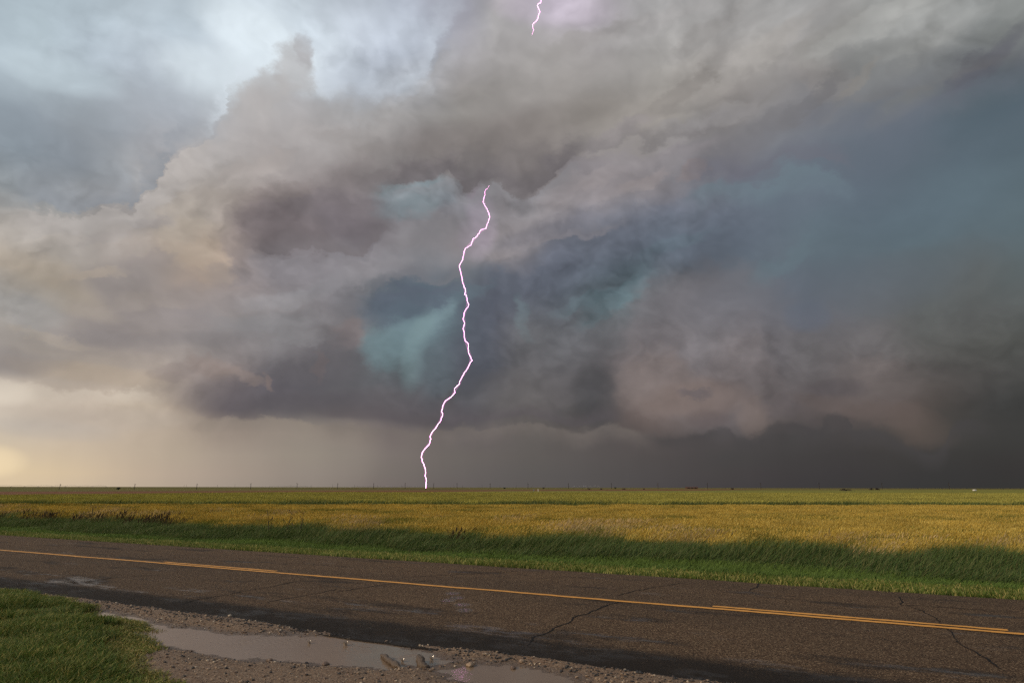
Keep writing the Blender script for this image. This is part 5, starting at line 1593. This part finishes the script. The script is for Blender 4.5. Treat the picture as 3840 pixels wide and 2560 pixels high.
# ------------------------------------------------------------------ mud clods, splashes and gravel on the shoulder
def build_mud():
    m, k, b = material('wet_clay')
    pos = position(k)
    n = k.noise(pos, 30.0, 4.0, 0.65)
    k.put(b.inputs['Base Color'], k.mix(n, (0.045, 0.030, 0.020, 1), (0.13, 0.085, 0.055, 1)))
    b.inputs['Roughness'].default_value = 0.55
    bump(k, b, n, 0.8, 0.02)
    for i, (pts, rad, lab) in enumerate(CLODS):
        r = np.random.default_rng(400 + i)
        bm = bmesh.new()
        Q = []
        n_ = 14
        P = [Vector(p) for p in pts]
        for j in range(n_ + 1):
            t = j / n_ * (len(P) - 1)
            a = min(int(t), len(P) - 2)
            Q.append(P[a].lerp(P[a + 1], t - a))
        tube(bm, [tuple(q) for q in Q], [rad * (0.55 + 0.6 * math.sin(math.pi * (0.12 + 0.76 * j / n_))) * r.uniform(0.75, 1.25) for j in range(n_ + 1)], 10)
        for v in bm.verts:
            q = v.co * 14
            v.co += Vector((math.sin(q.x * 3 + q.y * 5), math.sin(q.y * 4 + q.z * 6), math.sin(q.x * 5 + q.z * 3))) * rad * 0.18
        c = sum(P, Vector()) / len(P)
        o = finish('mud_clod', bm, m, None, True, label=lab, category='mud clod', group='mud clods beside the puddle')
        o.data.transform(Matrix.Translation(-c))
        o.location = c
    # raindrop splashes standing on the puddle
    w, k, b = material('splash_water')
    b.inputs['Base Color'].default_value = (0.36, 0.29, 0.23, 1)
    b.inputs['Roughness'].default_value = 0.08
    b.inputs['IOR'].default_value = 1.33
    b.inputs['Transmission Weight'].default_value = 0.35
    for i, (x, y, sz, lab) in enumerate(SPLASHES):
        r = np.random.default_rng(500 + i)
        o = root('rain_splash', (x, y, WATER_Z), lab, 'splash', 'raindrop splashes on the puddle')
        bm = bmesh.new()
        N = 18
        rings = []
        for z, rr in ((-0.004, 0.6), (0.15, 0.55), (0.45, 0.68), (0.7, 0.9)):
            rings.append([bm.verts.new((math.cos(2 * math.pi * j / N) * rr * sz * 0.5, math.sin(2 * math.pi * j / N) * rr * sz * 0.5,
                                        z * sz * (0.55 + (0.5 if j % 3 == 0 else 0.0) * (z > 0.3)) if z > 0 else z)) for j in range(N)])
        for r0, r1 in zip(rings[:-1], rings[1:]):
            for j in range(N):
                bm.faces.new((r0[j], r0[(j + 1) % N], r1[(j + 1) % N], r1[j]))
        finish('crown', bm, w, o, True)
        for j in range(4):
            a = r.random() * 6.28
            bm = bmesh.new()
            bmesh.ops.create_icosphere(bm, subdivisions=1, radius=sz * 0.07, matrix=Matrix.Translation((math.cos(a) * sz * 0.6, math.sin(a) * sz * 0.6, sz * (0.7 + 0.5 * r.random()))))
            finish('droplet', bm, w, o, True)


def build_gravel():
    r = np.random.default_rng(31)
    mats = []
    for nm, c in (('gravel_tan', (0.27, 0.185, 0.12)), ('gravel_brown', (0.12, 0.075, 0.052)), ('gravel_dark', (0.022, 0.018, 0.017)), ('gravel_pale', (0.42, 0.33, 0.24))):
        mm = plain(nm, c, 0.6, vary=0.3, scale=30)
        mats.append(mm)
    ms = []
    for i in range(8):
        bm = bmesh.new()
        bmesh.ops.create_icosphere(bm, subdivisions=1, radius=1.0)
        rr = np.random.default_rng(600 + i)
        for v in bm.verts:
            v.co *= rr.uniform(0.65, 1.15)
            v.co.z *= 0.6
        me = bpy.data.meshes.new('pebble')
        bm.to_mesh(me); bm.free()
        me.materials.append(mats[(0, 1, 2, 3, 0, 1, 0, 2)[i]])
        ms.append(me)
    n = 60000
    s = r.uniform(-15, 4, n); p = r.uniform(2.2, 7.25, n)
    x, y = s * RD.x + p * RN.x, s * RD.y + p * RN.y
    z = shoulder_z(x, y)
    gd = poly_sdf(x, y, GRASS_POLY)
    dens = 0.32 + 0.75 * np.clip((p - 5.9) / 1.0, 0, 1) + 0.5 * (fbm(x * 1.7, y * 1.7, 3, 77) - 0.45)
    ok = (z > WATER_Z + 0.004) & (gd > 0.1) & in_view(x, y, 0.5) & (r.random(n) < dens)
    x, y, z, p = x[ok], y[ok], z[ok], p[ok]
    sz = 0.006 + 0.017 * r.random(len(x)) ** 3
    idx = r.integers(0, 8, len(x))
    idx = np.where((p > 6.8) & (r.random(len(x)) < 0.45), 2, idx)
    rot = np.stack([r.normal(0, 0.2, len(x)), r.normal(0, 0.2, len(x)), r.random(len(x)) * 6.28], 1)
    z = np.where(p > 7.1, z - (p - 7.1) * 0.4, z)
    scatter('gravel', ms, np.stack([x, y, z + sz * 0.2], 1), idx, rot, np.repeat(sz[:, None], 3, 1), kind='stuff',
            label='loose gravel washed over the muddy shoulder', category='gravel')
    # bigger stones one can tell apart
    for i, (x, y, d, mt) in enumerate(STONES):
        bm = bmesh.new()
        bmesh.ops.create_icosphere(bm, subdivisions=2, radius=d / 2)
        rr = np.random.default_rng(700 + i)
        ph = rr.random(3) * 6
        for v in bm.verts:
            q = v.co / d * 4
            v.co *= 1 + 0.16 * math.sin(q.x * 1.7 + ph[0]) + 0.14 * math.sin(q.y * 2.1 + ph[1])
            v.co.z *= 0.55
        zz = float(shoulder_z(np.array([x]), np.array([y]))[0])
        o = finish('stone', bm, mats[mt], None, False, label=STONE_LABELS[i], category='stone', group='stones on the shoulder')
        o.location = (x, y, max(zz, WATER_Z - 0.01) + d * 0.12)


CLODS = [([(-1.432, 8.121, -0.1), (-1.309, 7.829, -0.085), (-1.191, 7.626, -0.09), (-1.123, 7.535, -0.1)], 0.03, 'long mud clod poking into the puddle, left of two'), ([(-0.999, 7.91, -0.06), (-0.96, 7.733, -0.07), (-0.93, 7.651, -0.1), (-0.863, 7.592, -0.1)], 0.035, 'stubby upright mud clod beside the puddle, right of two')]
SPLASHES = [(-2.427, 8.759, 0.05, 'leftmost raindrop splash on the long puddle'), (-1.972, 8.667, 0.07, 'tall crown splash on the middle of the long puddle'), (-1.176, 7.901, 0.045, 'muddy raindrop splash between the two mud clods'), (-0.871, 7.977, 0.055, 'raindrop splash right of the stubby mud clod')]
STONES = [(-3.99, 10.256, 0.06, 3), (-3.427, 10.126, 0.05, 3), (-0.439, 7.709, 0.09, 0), (0.111, 7.819, 0.07, 0), (0.018, 7.619, 0.07, 1), (-1.965, 7.763, 0.08, 1), (-2.604, 7.895, 0.07, 1)]
STONE_LABELS = ['pale stone by the road edge above the long puddle', 'pale flat stone right of the other by the road edge', 'tan stone between the two puddles', 'tan stone above the second puddle', 'brown stone on the rim of the second puddle', 'brown stone on the lower rim of the long puddle', 'brown stone on the lower left rim of the long puddle']

build_mud()
build_gravel()
